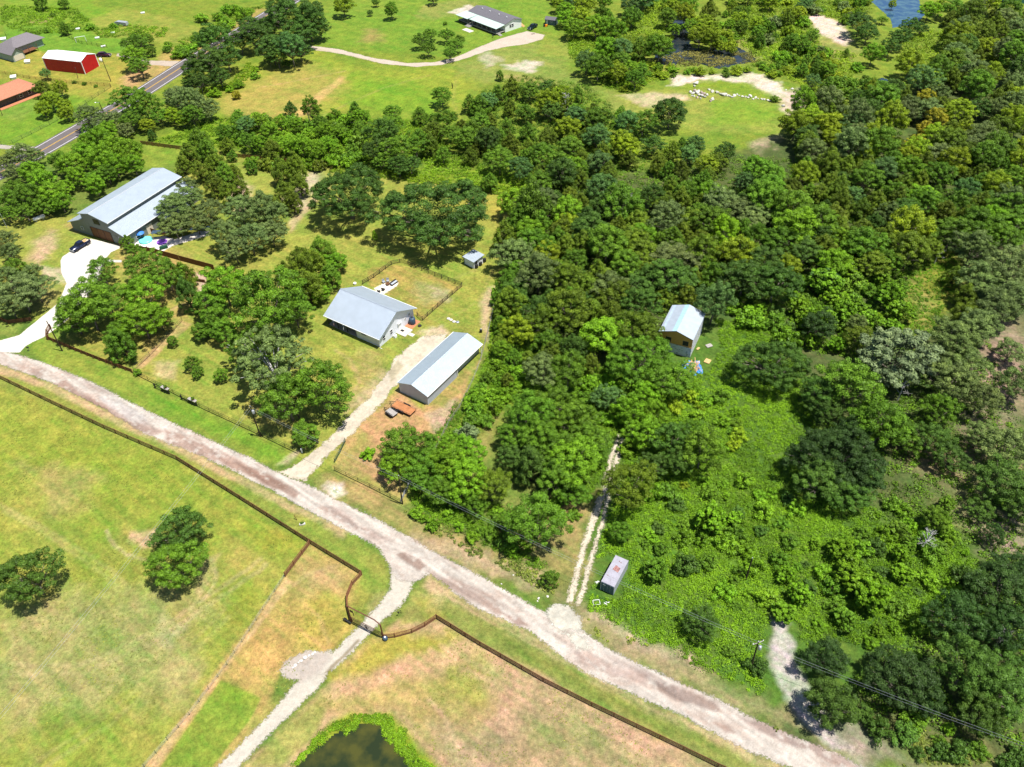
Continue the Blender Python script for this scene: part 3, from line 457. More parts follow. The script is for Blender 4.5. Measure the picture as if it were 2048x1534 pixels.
sheet('gravel_apron', ["1090,1225 1110,1207 1140,1210 1165,1235 1160,1262 1120,1262 1100,1250", "1110,1255 1175,1270 1190,1300 1150,1300"], (.37, .36, .31), M['gravel'], .020, .25, .5, thin=.8, soft=.7, post=track_wear)
sheet('dirt_track', ["1131,1205 1143,1161 1160,1096 1181,1030 1200,986 1210,934 1222,900 1236,868 1240,868 1233,900 1222,934 1213,986 1196,1030 1174,1096 1156,1161 1146,1208",
      "1150,1212 1163,1161 1179,1109 1196,1056 1204,1022 1217,965 1229,916 1243,870 1248,870 1240,916 1228,965 1214,1022 1207,1056 1191,1109 1176,1161 1163,1212"], (.42, .38, .30), M['gravel'], .010, .2, .3, thin=.1, post=track_wear)
sheet('concrete_driveway', ["0,681 39,670 67,647 117,606 133,567 122,545 121,521 125,513 181,477 240,491 240,496 222,505 211,518 205,540 190,570 170,600 140,634 133,642 90,673 66,684 52,692 40,705 20,705 -60,700 -200,660 -200,610"], (.50, .485, .44), M['gravel'], .020, .3, .06, soft=.12, post=track_wear2)
sheet('sidewalk', ["213,519 244,520 243,525 212,524"], (.40, .39, .36), M['gravel'], .014, .3, .02, soft=.1)
sheet('mobile_home_driveway', ["540,70 606,89 683,99 743,115 816,126 870,124 910,115 950,97 1000,77 1053,62 1090,70 1085,78 1056,88 1016,93 973,102 933,117 883,130 833,134 766,128 683,108 606,97 530,78"], (.38, .33, .275), M['gravel'], .010, .5, .3,
      [("630,96 743,119 740,122 630,100", (.30, .27, .16), .4, .5, .5)])
sheet('barn_lane', ["298,121 365,122 352,134 325,132 300,130", "235,106 300,120 298,128 232,112"], (.34, .29, .24), M['gravel'], .010, .5, .4)
sheet('side_lane', ["-60,283 30,291 72,293 62,303 25,299 -60,294", "-40,204 20,207 25,210 0,216 -40,218"], (.30, .28, .24), M['gravel'], .010, .5, .3)
# highway
HL = [G(*p)[:2] for p in P("-90,380 67,298 157,247 270,182 363,123 457,68 533,22 600,-18")]
def offset(pl, d):
    out = []
    for i, p in enumerate(pl):
        a = pl[max(0, i-1)]; b = pl[min(len(pl)-1, i+1)]; t = (b-a)/np.linalg.norm(b-a); out.append(p+np.array([t[1], -t[0]])*d)
    return out
WID = 7.1
hw = offset(HL, -.9)+offset(HL, WID+.9)[::-1]
sheet('highway', [hw], (.115, .105, .108), M['asphalt'], .015, .5, .02, soft=.3)
M['paintw'] = mat('white_road_paint', (.62, .62, .62), .7); M['painty'] = mat('yellow_road_paint', (.55, .33, .03), .7)
def stripe(d, wd, m, name):
    a = offset(HL, d); b = offset(HL, d+wd); mb = MB()
    for i in range(len(a)-1): mb.add([(*a[i], .02), (*b[i], .02), (*b[i+1], .02), (*a[i+1], .02)], [(0, 1, 2, 3)])
    tag(mb.build(name, m), kind='structure')
stripe(-.1, .22, M['paintw'], 'edge_line'); stripe(WID-.12, .22, M['paintw'], 'edge_line')
stripe(WID/2-.24, .15, M['painty'], 'centre_line'); stripe(WID/2+.09, .15, M['painty'], 'centre_line')
# water
def water(name, poly, col, rough=.06, z=.03):
    m, n, b = new_mat(name+'_surface'); b.inputs['Base Color'].default_value = (*col, 1); b.inputs['Roughness'].default_value = rough
    b.inputs['IOR'].default_value = 1.33; b.inputs['Specular IOR Level'].default_value = .6
    tc = n.nodes.new('ShaderNodeTexCoord'); nz = n.nodes.new('ShaderNodeTexNoise'); nz.inputs['Scale'].default_value = 2.5; nz.inputs['Detail'].default_value = 3
    bp = n.nodes.new('ShaderNodeBump'); bp.inputs['Strength'].default_value = .12; bp.inputs['Distance'].default_value = .05
    n2 = n.nodes.new('ShaderNodeTexNoise'); n2.inputs['Scale'].default_value = .35; n2.inputs['Detail'].default_value = 6
    mx = n.nodes.new('ShaderNodeMix'); mx.data_type = 'RGBA'; mx.inputs['A'].default_value = (*col, 1); mx.inputs['B'].default_value = (col[0]*2.5+.01, col[1]*2.1, col[2]*1.2, 1)
    cr = n.nodes.new('ShaderNodeMapRange'); cr.inputs[1].default_value = .4; cr.inputs[2].default_value = .65
    n.links.new(tc.outputs['Object'], n2.inputs['Vector']); n.links.new(n2.outputs[0], cr.inputs[0]); n.links.new(cr.outputs[0], mx.inputs['Factor'])
    n.links.new(mx.outputs['Result'], b.inputs['Base Color'])
    n.links.new(tc.outputs['Object'], nz.inputs['Vector']); n.links.new(nz.outputs[0], bp.inputs['Height']); n.links.new(bp.outputs[0], b.inputs['Normal'])
    sheet(name, [poly], col, m, z, .35, 1.1 if 'marsh' in name else .3)
water('pond_water', "586,1534 626,1502 657,1474 704,1449 752,1446 779,1464 794,1492 828,1508 856,1540 880,1600 700,1680 540,1600", (.018, .027, .010))
water('marsh_water', "1306,112 1325,100 1345,94 1342,45 1352,32 1368,36 1373,60 1385,94 1420,100 1452,86 1475,94 1500,106 1514,120 1490,127 1440,137 1400,128 1370,123 1345,131 1318,126", (.010, .018, .028))  # slightly blue base colour, with the sky's reflection put into it
water('lake_water', "1728,-40 1738,0 1762,20 1780,38 1785,56 1830,48 1850,30 1838,0 1845,-40", (.02, .06, .13))  # strong blue in the base colour stands in for the mirrored sky
water('creek_water', "1742,162 1765,155 1790,165 1785,178 1750,174", (.012, .03, .06)); water('creek_pool', "2022,160 2060,156 2060,172 2030,170", (.012, .03, .06))  # base blue of both creek pieces also imitates reflected sky

# ================================================================== buildings
def frame_from(a, b):
    return math.atan2(b[1]-a[1], b[0]-a[0])
def loc3(p, z=0): return (float(p[0]), float(p[1]), z)
def window(par, x, z, w_, h, y, face=-1, axis='x', frame=None):
    """window part (frame) with a pane sub-part, set proud of a wall lying at y (axis x) or x (axis y)"""
    f = MB(); g = MB(); t = .06
    def bx(mb, a0, a1, d0, d1, z0, z1):
        if axis == 'x': mb.box(a0, a1, min(y+face*d0, y+face*d1), max(y+face*d0, y+face*d1), z0, z1)
        else: mb.box(min(y+face*d0, y+face*d1), max(y+face*d0, y+face*d1), a0, a1, z0, z1)
    bx(f, x-w_/2-t, x+w_/2+t, .003, .07, z-h/2-t, z-h/2); bx(f, x-w_/2-t, x+w_/2+t, .003, .07, z+h/2, z+h/2+t)
    bx(f, x-w_/2-t, x-w_/2, .003, .07, z-h/2, z+h/2); bx(f, x+w_/2, x+w_/2+t, .003, .07, z-h/2, z+h/2); bx(f, x-w_/2, x+w_/2, .03, .08, z-.025, z+.025)
    bx(g, x-w_/2, x+w_/2, .003, .03, z-h/2, z+h/2)
    o = f.build('window', frame or M['trim'], par); g.build('pane', M['glass'], o); return o
# ---- farmhouse
A = np.array([-45.17, 151.91]); B = np.array([-30.61, 142.12]); Cc = np.array([-22.37, 153.37])
rz = frame_from(A, B); HLn, HWd, HE, HR = 17.6, 14.1, 3.0, 6.6
house = thing('farmhouse', 'white farmhouse with a grey metal gable roof and a deep shaded front porch', 'house', loc3(A), rz)
L_, Wd = HLn, HWd; ov = .55
def gable_slabs(L_, Wd, e, r, t=.12, rid=None):
    ym = Wd/2 if rid is None else rid
    a = MB().slab([(0, 0, e), (L_, 0, e), (L_, ym, r), (0, ym, r)], t); b = MB().slab([(0, ym+.004, r), (L_, ym+.004, r), (L_, Wd, e), (0, Wd, e)], t)
    return a, b
def roof(par, L_, Wd, e, r, m, rid=None, t=.12, cap=None):
    a, b = gable_slabs(L_, Wd, e, r, t, rid); a.f += [tuple(i+len(a.v) for i in f) for f in b.f]; a.v += b.v
    o = a.build('roof', m, par); ym = Wd/2 if rid is None else rid
    c = MB(); c.prism([(ym-.18, r-.02), (ym, r+.09), (ym+.18, r-.02)], .05, L_-.05); c.build('ridge_cap', cap or m, o)
    g = MB(); g.box(-.02, L_+.02, -.12, -.01, e-.16, e-.02); g.box(-.02, L_+.02, Wd+.01, Wd+.12, e-.16, e-.02); g.build('gutter', M['trim'], o)
    return o
roof(house, L_, Wd, HE, HR, M['galv'])
sl_ = (HR-HE)/(Wd/2)
def gwall(x0, x1, y0, y1, e, r, Wd, t=.02):     # walled volume with gable ends under the roof
    s_ = (r-e)/(Wd/2); f = lambda y: e+s_*min(y, Wd-y)-.16
    return MB().prism([(y0, 0), (y0, f(y0)), (Wd/2, f(Wd/2)), (y1, f(y1)), (y1, 0)], x0, x1)
body = gwall(ov+9.2, L_-ov-.25, ov, Wd-ov, HE, HR, Wd); b2 = gwall(ov, ov+9.2-.004, 3.2, Wd-ov, HE, HR, Wd)
body.f += [tuple(i+len(body.v) for i in f) for f in b2.f]; body.v += b2.v
body.build('wall', M['whitewall'], house)
fl = MB().box(ov, ov+9.19, ov, 3.19, 0, .15); fl.build('porch_floor', M['greywood'], house)
for x in (ov+.1, ov+3.1, ov+6.1): MB().box(x, x+.16, ov, ov+.16, .15, 3.1).build('porch_post', M['black'], house)
window(house, ov+11.6, 2.0, 1.6, .6, ov, -1)
for x, w_ in ((2.0, 1.4), (4.4, 1.4)): window(house, x, 1.6, w_, 1.3, 3.2, -1, frame=M['black'])
d_ = MB().box(ov+5.6, ov+6.5, 3.14, 3.197, .15, 2.2); dd = d_.build('door', M['woodbrown'], house); MB().box(ov+6.3, ov+6.36, 3.08, 3.14, 1.1, 1.2).build('handle', M['grey'], dd)
ge = L_-ov-.25
window(house, 2.3, 1.55, .75, 1.25, ge, 1, 'y'); window(house, 5.0, 1.55, .75, 1.25, ge, 1, 'y')
d_ = MB().box(ge+.003, ge+.06, 7.6, 8.5, .12, 2.2).build('door', M['white'], house); MB().box(ge+.06, ge+.12, 7.7, 7.78, 1.1, 1.2).build('handle', M['black'], d_)
MB().box(ge+.003, ge+.4, 7.4, 8.7, 2.35, 2.42).build('door_canopy', M['trim'], house)
window(house, 10.4, 1.9, .55, .55, ge, 1, 'y'); MB().box(ge+.003, ge+.1, 11.6, 12.2, 2.0, 2.5).build('meter_box', M['grey'], house)
MB().box(ge+.01, ge+.1, ov-.05, ov+.05, 0, 2.8).box(ge+.1, ge+.9, ov-.3, ov-.22, .02, .1).build('downpipe', M['trim'], house)
def at_house(u, v, z=0):
    c, s = math.cos(rz), math.sin(rz); return (A[0]+u*c-v*s, A[1]+u*s+v*c, z)
MB().box(0, 2.7, 0, 3.0, 0, .18).box(2.75, 4.2, 1.0, 2.0, 0, .08).build('step', M['concrete'], thing('concrete_stoop', 'pale concrete slab with a step outside the farmhouse gable door', 'patio', at_house(ge+.02, 6.6), rz))
MB().box(0, .9, 0, .7, .183, .2).build('mat', M['black'], thing('door_mat', 'dark door mat on the pale slab at the gable door', 'door mat', at_house(ge+.3, 7.7), rz))
sheetbp = MB().box(0, 2.2, 0, 3.4, 0, .03).build('paving', M['clay'], thing('brick_paving', 'small red paved strip under the blue-black rain tank', 'paving', at_house(ge+.03, 9.9), rz))
tk = thing('rain_tank', 'dark blue upright water tank at the farmhouse gable corner', 'water tank', at_house(ge+1.0, 11.7, .03), rz)
MB().lathe([(.75, 0), (.78, .1), (.78, 1.45), (.62, 1.7), (.25, 1.8)], n=20).build('tank_body', M['tankblue'], tk, True)
MB().lathe([(.24, 1.8), (.24, 1.88)], n=12).build('lid', M['black'], tk)
ty = thing('tyre', 'black tyre with a pale middle lying on the lawn by the farmhouse gable', 'tyre', (*G(839.5, 652)[:2], .0))
MB().lathe([(.30, .02), (.42, 0), (.5, .1), (.42, .22), (.30, .2)], n=18).build('tread', M['rubber'], ty, True); MB().lathe([(.28, .03), (.28, .12)], n=14).build('hub', M['white'], ty)
ac = thing('air_conditioner', 'small white outdoor unit against the farmhouse gable wall', 'air conditioner', at_house(ge+.3, 4.9), rz)
MB().box(0, .8, 0, .8, 0, .75).build('casing', M['white'], ac, bevel=.04); MB().lathe([(.3, .755), (.3, .79)], (.4, .4, 0), 12).build('fan_grille', M['grey'], ac)
bc = thing('white_bucket', 'round white tub beside the farmhouse ridge end on the back lawn', 'tub', G(710, 569)); MB().lathe([(.35, 0), (.45, .5), (.3, .62)], n=14).build('tub_body', M['white'], bc, True)
def flag(px, py, label, c1, c2):
    f = thing('porch_flag', label, 'flag', at_house(px, .45, 2.6), rz, 'flags on the farmhouse porch')
    MB().tube((0, .1, -.1), (0, -1.1, .45), .025).build('staff', M['white'], f)
    for k in range(6): MB().box(-.02+.0*k, .02, -1.05+.0, -.25, .12-.2*k-.19, .12-.2*k).build('stripe', c1 if k % 2 else c2, f)
    MB().box(-.03, .03, -1.06, -.75, -.35, .15).build('canton', M['tankblue'], f)
    f.rotation_euler = (0, 0, rz+.6)
flag(2.9, 0, 'red and white striped flag on the porch, nearer the farmhouse corner', M['red'], M['white'])
flag(6.0, 0, 'mostly white flag on the porch, nearer the middle of the farmhouse', M['white'], M['white'])
# patio behind
pat = sheet('patio_slab', ["748,577 768,566 780,563 791,562 797,566 795,572 770,588 755,590"], (.66, .62, .52), M['gravel'], .04, .15, .02)
def chair(px, py, label, rot, m):
    c = thing('patio_chair', label, 'chair', (*G(px, py)[:2], .045), rot, 'seats on the patio slab')
    MB().box(-.35, .35, -.35, .35, .3, .45).build('seat', m, c); MB().box(-.35, .35, .3, .42, .45, 1.0).build('backrest', m, c)
    for sx in (-.3, .3):
        for sy in (-.3, .3): MB().box(sx-.03, sx+.03, sy-.03, sy+.03, 0, .3).build('leg', M['black'], c)
chair(768, 566, 'grey patio chair, leftmost at the far end of the slab', .6, M['grey']); chair(776, 564, 'pale grey patio chair standing close behind the brown table', .2, M['grey'])
chair(758, 585, 'dark patio chair at the slab end nearest the farmhouse roof', 2.0, M['black']); chair(767, 581, 'black patio chair standing alone in the middle of the slab', 2.6, M['black'])
tb = thing('patio_table', 'square brown table among the grey chairs on the slab', 'table', (*G(776, 570)[:2], .045), .6)
MB().box(-.5, .5, -.5, .5, .42, .5).build('tabletop', M['woodbrown'], tb); [MB().box(x, x+.08, y, y+.08, 0, .42).build('leg', M['woodbrown'], tb) for x in (-.45, .37) for y in (-.45, .37)]
so_ = thing('patio_sofa', 'long pale blue cushioned sofa at the rounded end of the slab', 'sofa', (*G(788, 568)[:2], .045), rz+1.5)
MB().box(-1.1, 1.1, -.4, .4, .1, .42).build('frame', M['black'], so_); MB().box(-1.0, 1.0, -.38, .2, .42, .56).build('cushion', M['shopwall'], so_); MB().box(-1.1, 1.1, .25, .4, .42, .85).build('backrest', M['black'], so_)
# ---- small white shed
S = [G(924, 510, 2.25), G(946.9, 524.3, 2.25), G(968.4, 509.9, 2.25)]
sA = G(929.5, 527.6)[:2]; sB = G(948, 537.6)[:2]; srz = frame_from(sA, sB)
sh = thing('garden_shed', 'small white shed with a flat pale roof on the lawn, right of the big oak', 'shed', loc3(sA), srz)
sL = float(np.linalg.norm(sB-sA)); sW = 3.4
MB().prism([(0, 0), (0, 2.2), (sW, 2.55), (sW, 0)], 0, sL).build('wall', M['whitewall'], sh)
MB().slab([(-.35, -.35, 2.32), (sL+.35, -.35, 2.32), (sL+.35, sW+.35, 2.72), (-.35, sW+.35, 2.72)], .1).build('roof', M['galv'], sh)
MB().box(sL+.003, sL+.05, .5, 1.3, 0, 1.9).build('door', M['black'], sh); MB().box(sL+.003, sL+.05, 1.9, 2.7, .3, 1.9).build('door', M['trim'], sh)
for k, (px, py, t) in enumerate(((953, 536, 'nearest the camera'), (961, 531, 'in the middle'), (969, 524, 'farthest back'))):
    b = thing('rubbish_bin', 'black wheeled bin against the small white shed, '+t+' of three', 'bin', G(px, py), srz, 'bins along the small shed')
    MB().box(-.3, .3, -.35, .35, .05, 1.0).build('bin_body', M['black'], b); MB().box(-.33, .33, -.38, .38, 1.0, 1.08).build('lid', M['darksteel'], b)
# ---- metal shop
q0 = G(797-.5, 765, 2.8)[:2]; q1 = G(854.3, 793.2, 2.8)[:2]; q2 = G(965, 687.8, 2.8)[:2]
prz = frame_from(q1, q2); pL = float(np.linalg.norm(q2-q1)); pW = 8.3
shop = thing('metal_workshop', 'long pale metal workshop with a white gable roof beside the gravel drive', 'workshop', loc3(q1), prz)
roof(shop, pL, pW, 2.8, 4.2, M['whiteroof'])
i_ = .2; hl = pL*.52
s_ = 1.4/(pW/2)
def shw(x0, x1, y0): return MB().prism([(y0, 0), (y0, 2.8+s_*y0-.15), (pW/2, 4.05), (pW-i_, 2.8+s_*i_-.15), (pW-i_, 0)], x0, x1)
w1 = shw(i_, hl, i_); w2 = shw(hl+.004, pL-i_, 1.0); w1.f += [tuple(i+len(w1.v) for i in f) for f in w2.f]; w1.v += w2.v
w1.build('wall', M['shopwall'], shop)
for x in (hl+.3, pL-i_-.2): MB().box(x, x+.15, i_, i_+.15, 0, 2.75).build('post', M['trim'], shop)
MB().box(pL*.55, pL*.55+3, pW-i_+.003, pW-i_+.06, 0, 2.5).build('roller_door', M['white'], shop)
for x0, x1 in ((pL*.28, pL*.34), (pL*.42, pL*.49)): MB().slab([(x0, pW/2+.25, 4.2-s_*.25+.03), (x1, pW/2+.25, 4.2-s_*.25+.03), (x1, pW/2+.45, 4.2-s_*.45+.03), (x0, pW/2+.45, 4.2-s_*.45+.03)], .02).build('skylight', M['grey'], shop)
# ---- trailers
def trailer(pxa, pxb, L_, W_, label, deck, rails):
    a = G(*pxa)[:2]; b = G(*pxb)[:2]; r = frame_from(a, b); t = thing('utility_trailer', label, 'trailer', loc3((a+b)/2), r, 'trailers by the workshop')
    MB().box(-L_/2, L_/2, -W_/2, W_/2, .62, .70).build('deck', deck, t)
    f = MB(); [f.box(-L_/2, L_/2, y-.05, y+.05, .5, .62) for y in (-W_/2+.05, W_/2-.05)]; [f.box(x-.05, x+.05, -W_/2, W_/2, .5, .615) for x in (-L_/2+.05, 0, L_/2-.05)]
    f.tube((-L_/2, -W_/3, .55), (-L_/2-1.3, 0, .5), .06).tube((-L_/2, W_/3, .55), (-L_/2-1.3, 0, .5), .06).build('frame', M['black'], t)
    rl = MB(); H = rails
    for y in (-W_/2, W_/2):
        rl.tube((-L_/2, y, .7+H), (L_/2, y, .7+H), .035)
        for k in range(6): rl.tube((-L_/2+k*L_/5, y, .6), (-L_/2+k*L_/5, y, .7+H), .03)
    rl.tube((-L_/2, -W_/2, .7+H), (-L_/2, W_/2, .7+H), .035); rl.build('side_rail', M['darksteel'], t)
    for sx in (-.45, .45):
        for sy in (-1, 1):
            q_ = MB().lathe([(.2, -.1), (.34, -.1), (.36, 0), (.34, .1), (.2, .1)], n=16); q_.v = [(p[0]+sx, p[2]+sy*(W_/2+.16), p[1]+.36) for p in q_.v]; q_.build('wheel', M['rubber'], t, True)
    for sy in (-1, 1): MB().prismy([(-.95, .55), (-.85, .82), (.85, .82), (.95, .55), (.8, .6), (.7, .78), (-.7, .78), (-.8, .6)], min(sy*W_/2, sy*(W_/2+.28)), max(sy*W_/2, sy*(W_/2+.28))).build('mudguard', M['black'], t)
trailer((789, 811), (827, 829), 5.2, 2.1, 'flatbed trailer with an orange plank deck beside the workshop gable', M['deckorange'], .3)
trailer((776, 823), (792, 834), 2.4, 1.5, 'small grey cargo trailer, shorter of the two beside the workshop', M['greywood'], .35)
# ---- cabin under construction
ca = np.array([34.0, 139.66]); cb_ = np.array([40.96, 136.26]); cr = frame_from(ca, cb_); cL = 7.75; cW = 10.4
cab = thing('unfinished_cabin', 'tall unfinished cabin with a blue-striped metal roof and bare orange sheathing in the wood', 'cabin', loc3(ca), cr)
sE, sR = 5.6, 6.95
a_ = MB().slab([(-.15, -.3, sE), (cL/2, -.3, sR), (cL/2, cW, sR), (-.15, cW, sE)], .1); b_ = MB().slab([(cL/2+.004, -.3, sR), (cL+.15, -.3, sE), (cL+.15, cW, sE), (cL/2+.004, cW, sR)], .1)
a_.f += [tuple(i+len(a_.v) for i in f) for f in b_.f]; a_.v += b_.v; ro = a_.build('roof', mat('dull_roof_sheets', (.34, .39, .45), .55, .1, .3, .08, .8, ribs=1.3, ribd='Y'), cab)
sp = (sR-sE)/(cL/2+.15)
MB().slab([(cL/2-1.0, -.28, sR-sp*1.0+.015), (cL/2-.05, -.28, sR-.05*sp+.015), (cL/2-.05, cW-.02, sR-.05*sp+.015), (cL/2-1.0, cW-.02, sR-sp*1.0+.015)], .01).build('underlay_strip', mat('turquoise_underlay', (.30, .47, .54), .5), ro)
MB().slab([(.3, -.28, sE+sp*.45+.012), (.9, -.28, sE+sp*1.05+.012), (.9, cW-.02, sE+sp*1.05+.012), (.3, cW-.02, sE+sp*.45+.012)], .008).build('underlay_strip', mat('pale_blue_underlay', (.34, .42, .50), .5), ro)
MB().prismy([(.0, 3.0), (.0, sE-.1), (cL/2, sR-.12), (cL, sE-.1), (cL, 3.0)], .02, .12).build('gable_wall', M['osb'], cab)
MB().box(0, cL, .10, .19, 0, 2.996).build('lower_front_wall', M['wrapwhite'], cab)
MB().prismy([(.0, 0), (.0, sE-.12), (cL/2, sR-.14), (cL, sE-.12), (cL, 0)], .2, cW-.3).build('wall', M['wrapwhite'], cab)
MB().box(-.1, cL+.05, -.05, .018, 2.9, 3.0).build('ledger_board', M['wood'], cab)
for x in (1.6, 5.6):
    f = MB().box(x-.06, x+1.36, -.03, .017, 3.14, 3.2).box(x-.06, x+1.36, -.03, .017, 4.5, 4.56).box(x-.06, x, -.03, .017, 3.2, 4.5).box(x+1.3, x+1.36, -.03, .017, 3.2, 4.5).build('window', M['wood'], cab)
    MB().box(x, x+1.3, .0, .018, 3.2, 4.5).build('opening', M['black'], f)
lr = random.Random(3); mk = MB()
for k in range(34):
    x = lr.uniform(2.2, cL-.6); z = lr.uniform(.3, 2.7); mk.box(x, x+lr.uniform(.25, .5), .085, .098, z, z+.1)

mk = MB()
for k in range(40):
    y = lr.uniform(.6, cW-1); z = lr.uniform(.3, 5); mk.box(cL+.003, cL+.012, y, y+lr.uniform(.2, .5), z, z+.1)

tp = thing('blue_tarp', 'crumpled blue tarp lying in front of the unfinished cabin', 'tarp', G(1384, 738)); mb = MB(); n = 11
vs_ = []
for j in range(n):
    for i in range(n): vs_.append(((i-5)*.52+lr.uniform(-.2, .2), (j-5)*.50+lr.uniform(-.2, .2), .05+lr.random()*.45))
mb.add(vs_, [(j*n+i, j*n+i+1, (j+1)*n+i+1, (j+1)*n+i) for j in range(n-1) for i in range(n-1) if (i-5)**2+(j-5)**2 < 16+6*((i*7+j*3)%3)]); mb.build('sheet', M['blue'], tp)
lp = thing('lumber_pile', 'loose pile of pale boards heaped on the blue tarp', 'lumber', (*G(1385, 736)[:2], .42)); mb = MB()
for k in range(26):
    a = lr.uniform(0, 3.1); x, y = lr.uniform(-1.3, 1.3), lr.uniform(-1.6, 1.6); l_ = lr.uniform(.6, 1.4); mb.tube((x-l_*math.cos(a), y-l_*math.sin(a), .1+.02*k), (x+l_*math.cos(a), y+l_*math.sin(a), .12+.02*k), .09, n=4)
mb.build('boards', M['wood'], lp)
def board(px, py, w_, h, rot, label, m):
    t = thing('plywood_sheet', label, 'plywood', G(px, py), rot); MB().box(-w_/2, w_/2, -h/2, h/2, .1, .2).build('panel', m, t, bevel=.02)
board(1418, 692, 1.5, 1.1, .4, 'grey square board on the ground right of the unfinished cabin', M['greywood']); board(1415, 723, 1.3, 1.5, -.6, 'yellow plywood sheet in the weeds in front of the cabin', M['wood']); board(1396, 698, 1.0, .5, .8, 'narrow yellow board leaning low by the cabin corner', M['wood'])
# ---- shipping container
cc = [np.array(p) for p in ((14.45, 76.02), (16.53, 74.8))]; r = frame_from(*cc)
ct = thing('shipping_container', 'pale blue-grey shipping container with rust patches on its roof, in the weeds', 'shipping container', loc3(cc[0]), r)
MB().box(0, 2.44, 0, 6.06, .1, 2.55).build('wall', M['container'], ct); tpn = MB().box(-.01, 2.45, -.01, 6.07, 2.553, 2.61).build('roof', M['contop'], ct)
rr_ = MB(); rr_.slab([(.7, 3.1, 2.618), (1.8, 2.9, 2.618), (1.9, 3.9, 2.618), (.9, 4.2, 2.618)], .004); rr_.build('rust_patch', mat('rust_stain', (.24, .12, .11), .8, noise=.7, nscale=6), tpn)
for k in range(7): x, y = lr.uniform(.2, 2), lr.uniform(.3, 5.6); s2 = lr.uniform(.06, .16); MB().slab([(x, y, 2.6175), (x+s2*1.6, y, 2.6175), (x+s2*1.6, y+s2, 2.6175), (x, y+s2, 2.6175)], .003).build('dark_spot', M['rust'], tpn)
[MB().box(x-.04, x+.04, y-.04, y+.04, .05, 2.6).build('corner_post', M['container'], ct) for x in (0, 2.44) for y in (0, 6.06)]
for x in (.08, 1.24):
    d = MB().box(x, x+1.1, -.06, -.003, .2, 2.45).build('door', M['tankblue'], ct, bevel=.015); MB().box(x+.5, x+.54, -.1, -.061, .25, 2.4).build('lock_rod', M['grey'], d)  # dark blue puts the shade of this end into the door colour
MB().box(.35, .85, -.068, -.061, 1.9, 2.1).build('label_plate', M['white'], ct)
def junk(px, py, label, parts, name, cat):
    t = thing(name, label, cat, G(px, py)); mb = MB()
    for a, b, w_ in parts: mb.tube((a[0], a[1], a[2]), (b[0], b[1], b[2]), w_, n=4)
    mb.build('piece', M['white' if 'white' in label else 'darksteel'], t)
junk(1213, 1207, 'white broken planks lying in the grass below the container', [((-.5, -.2, .1), (.5, .25, .12), .07), ((-.4, .15, .1), (.1, -.4, .16), .06), ((-.1, .3, .1), (.6, .0, .1), .05)], 'broken_planks', 'planks')
junk(1193, 1205, 'dark metal frame lying in the grass left of the white planks', [((-.6, -.5, .1), (.6, -.4, .1), .05), ((.6, -.4, .1), (.5, .5, .1), .05), ((.5, .5, .1), (-.6, .4, .1), .05), ((-.6, .4, .1), (-.6, -.5, .1), .05)], 'scrap_metal', 'scrap')
junk(1194, 1165, 'white scrap beside the container door corner', [((-.4, 0, .1), (.4, .1, .15), .1), ((-.1, -.3, .1), (.2, .3, .1), .06)], 'scrap_heap', 'scrap')
# ---- big barn house
bA = np.array([-123.85, 197.96]); bd = np.array([.892, -.452]); brz = math.atan2(bd[1], bd[0])
barn = thing('barn_house', 'big sage-grey barn house with two long pale metal roofs and a brown carriage door', 'barn', loc3(bA), brz)
BL = 28.4
def prof(pts, y0, y1): return MB().prismy(pts, y0, y1)
MB().prismy([(-1.3, 0), (-1.3, 2.95), (4.7, 5.2), (4.75, 7.1), (9.3, 8.15), (15.4, 6.8), (15.4, 5.45), (20.3, 3.7), (20.3, 0)], .3, BL-.3).build('wall', M['greywall'], barn)
def sl2(x0, z0, x1, z1, y0, y1, m, name='roof'):
    return MB().slab([(x0, y0, z0), (x1, y0, z1), (x1, y1, z1), (x0, y1, z0)], .14).build(name, m, barn)
u1 = sl2(4.5, 7.27, 9.298, 8.33, -.4, BL, M['galv_y']); sl2(9.302, 8.33, 15.9, 6.88, -.4, BL, M['galv_y']); sl2(15.42, 5.65, 20.8, 3.75, -.4, BL, M['galv_y']); sl2(-1.8, 2.95, 4.68, 5.35, -.4, BL, M['galv_y'])
MB().prismy([(9.15, 8.32), (9.3, 8.42), (9.45, 8.32)], -.35, BL-.1).build('ridge_cap', M['grey'], barn)
g1 = MB().box(20.8, 20.9, -.4, BL, 3.6, 3.75).box(15.9, 16.0, -.4, BL, 6.74, 6.88); g1.build('gutter', M['trim'], barn)
gd = MB().box(6.8, 14.6, .2, .296, .05, 3.3).build('carriage_door', M['woodbrown'], barn)
[MB().box(x, x+.08, .14, .197, .05, 3.3).build('door_stile', M['darksteel'], gd) for x in (6.8, 9.36, 11.92, 14.52)]
for x, z, w_, h in ((10.0, 5.6, 1.3, 1.5), (11.1, 5.6, .8, 1.5)): window(barn, x, z, w_, h, .3, -1, frame=M['black'])
window(barn, 3.0, 1.8, .8, 1.0, .3, -1); window(barn, 17.8, 1.7, .7, 1.8, .3, -1)
MB().box(16.0, 16.9, .25, .297, 2.6, 2.7).build('lamp', M['black'], barn)
dv = MB().box(20.303, 20.37, 7.5, 9.7, 0, 2.6).build('side_door', M['cream'], barn)
window(barn, 4.2, 1.6, 1.4, 1.4, 20.3, 1, 'y')
aw = MB().slab([(20.32, 12.0, 3.5), (24.0, 12.0, 2.85), (24.0, 22, 2.85), (20.32, 22, 3.5)], .12).build('awning_roof', M['galv_y'], barn)
for y in (12.1, 17, 21.8): MB().box(23.75, 23.9, y, y+.15, 0, 2.75).build('awning_post', M['fencebrown'], barn)
def at_barn(u, v, z=0):
    c, s = math.cos(brz), math.sin(brz); return (bA[0]+u*c-v*s, bA[1]+u*s+v*c, z)
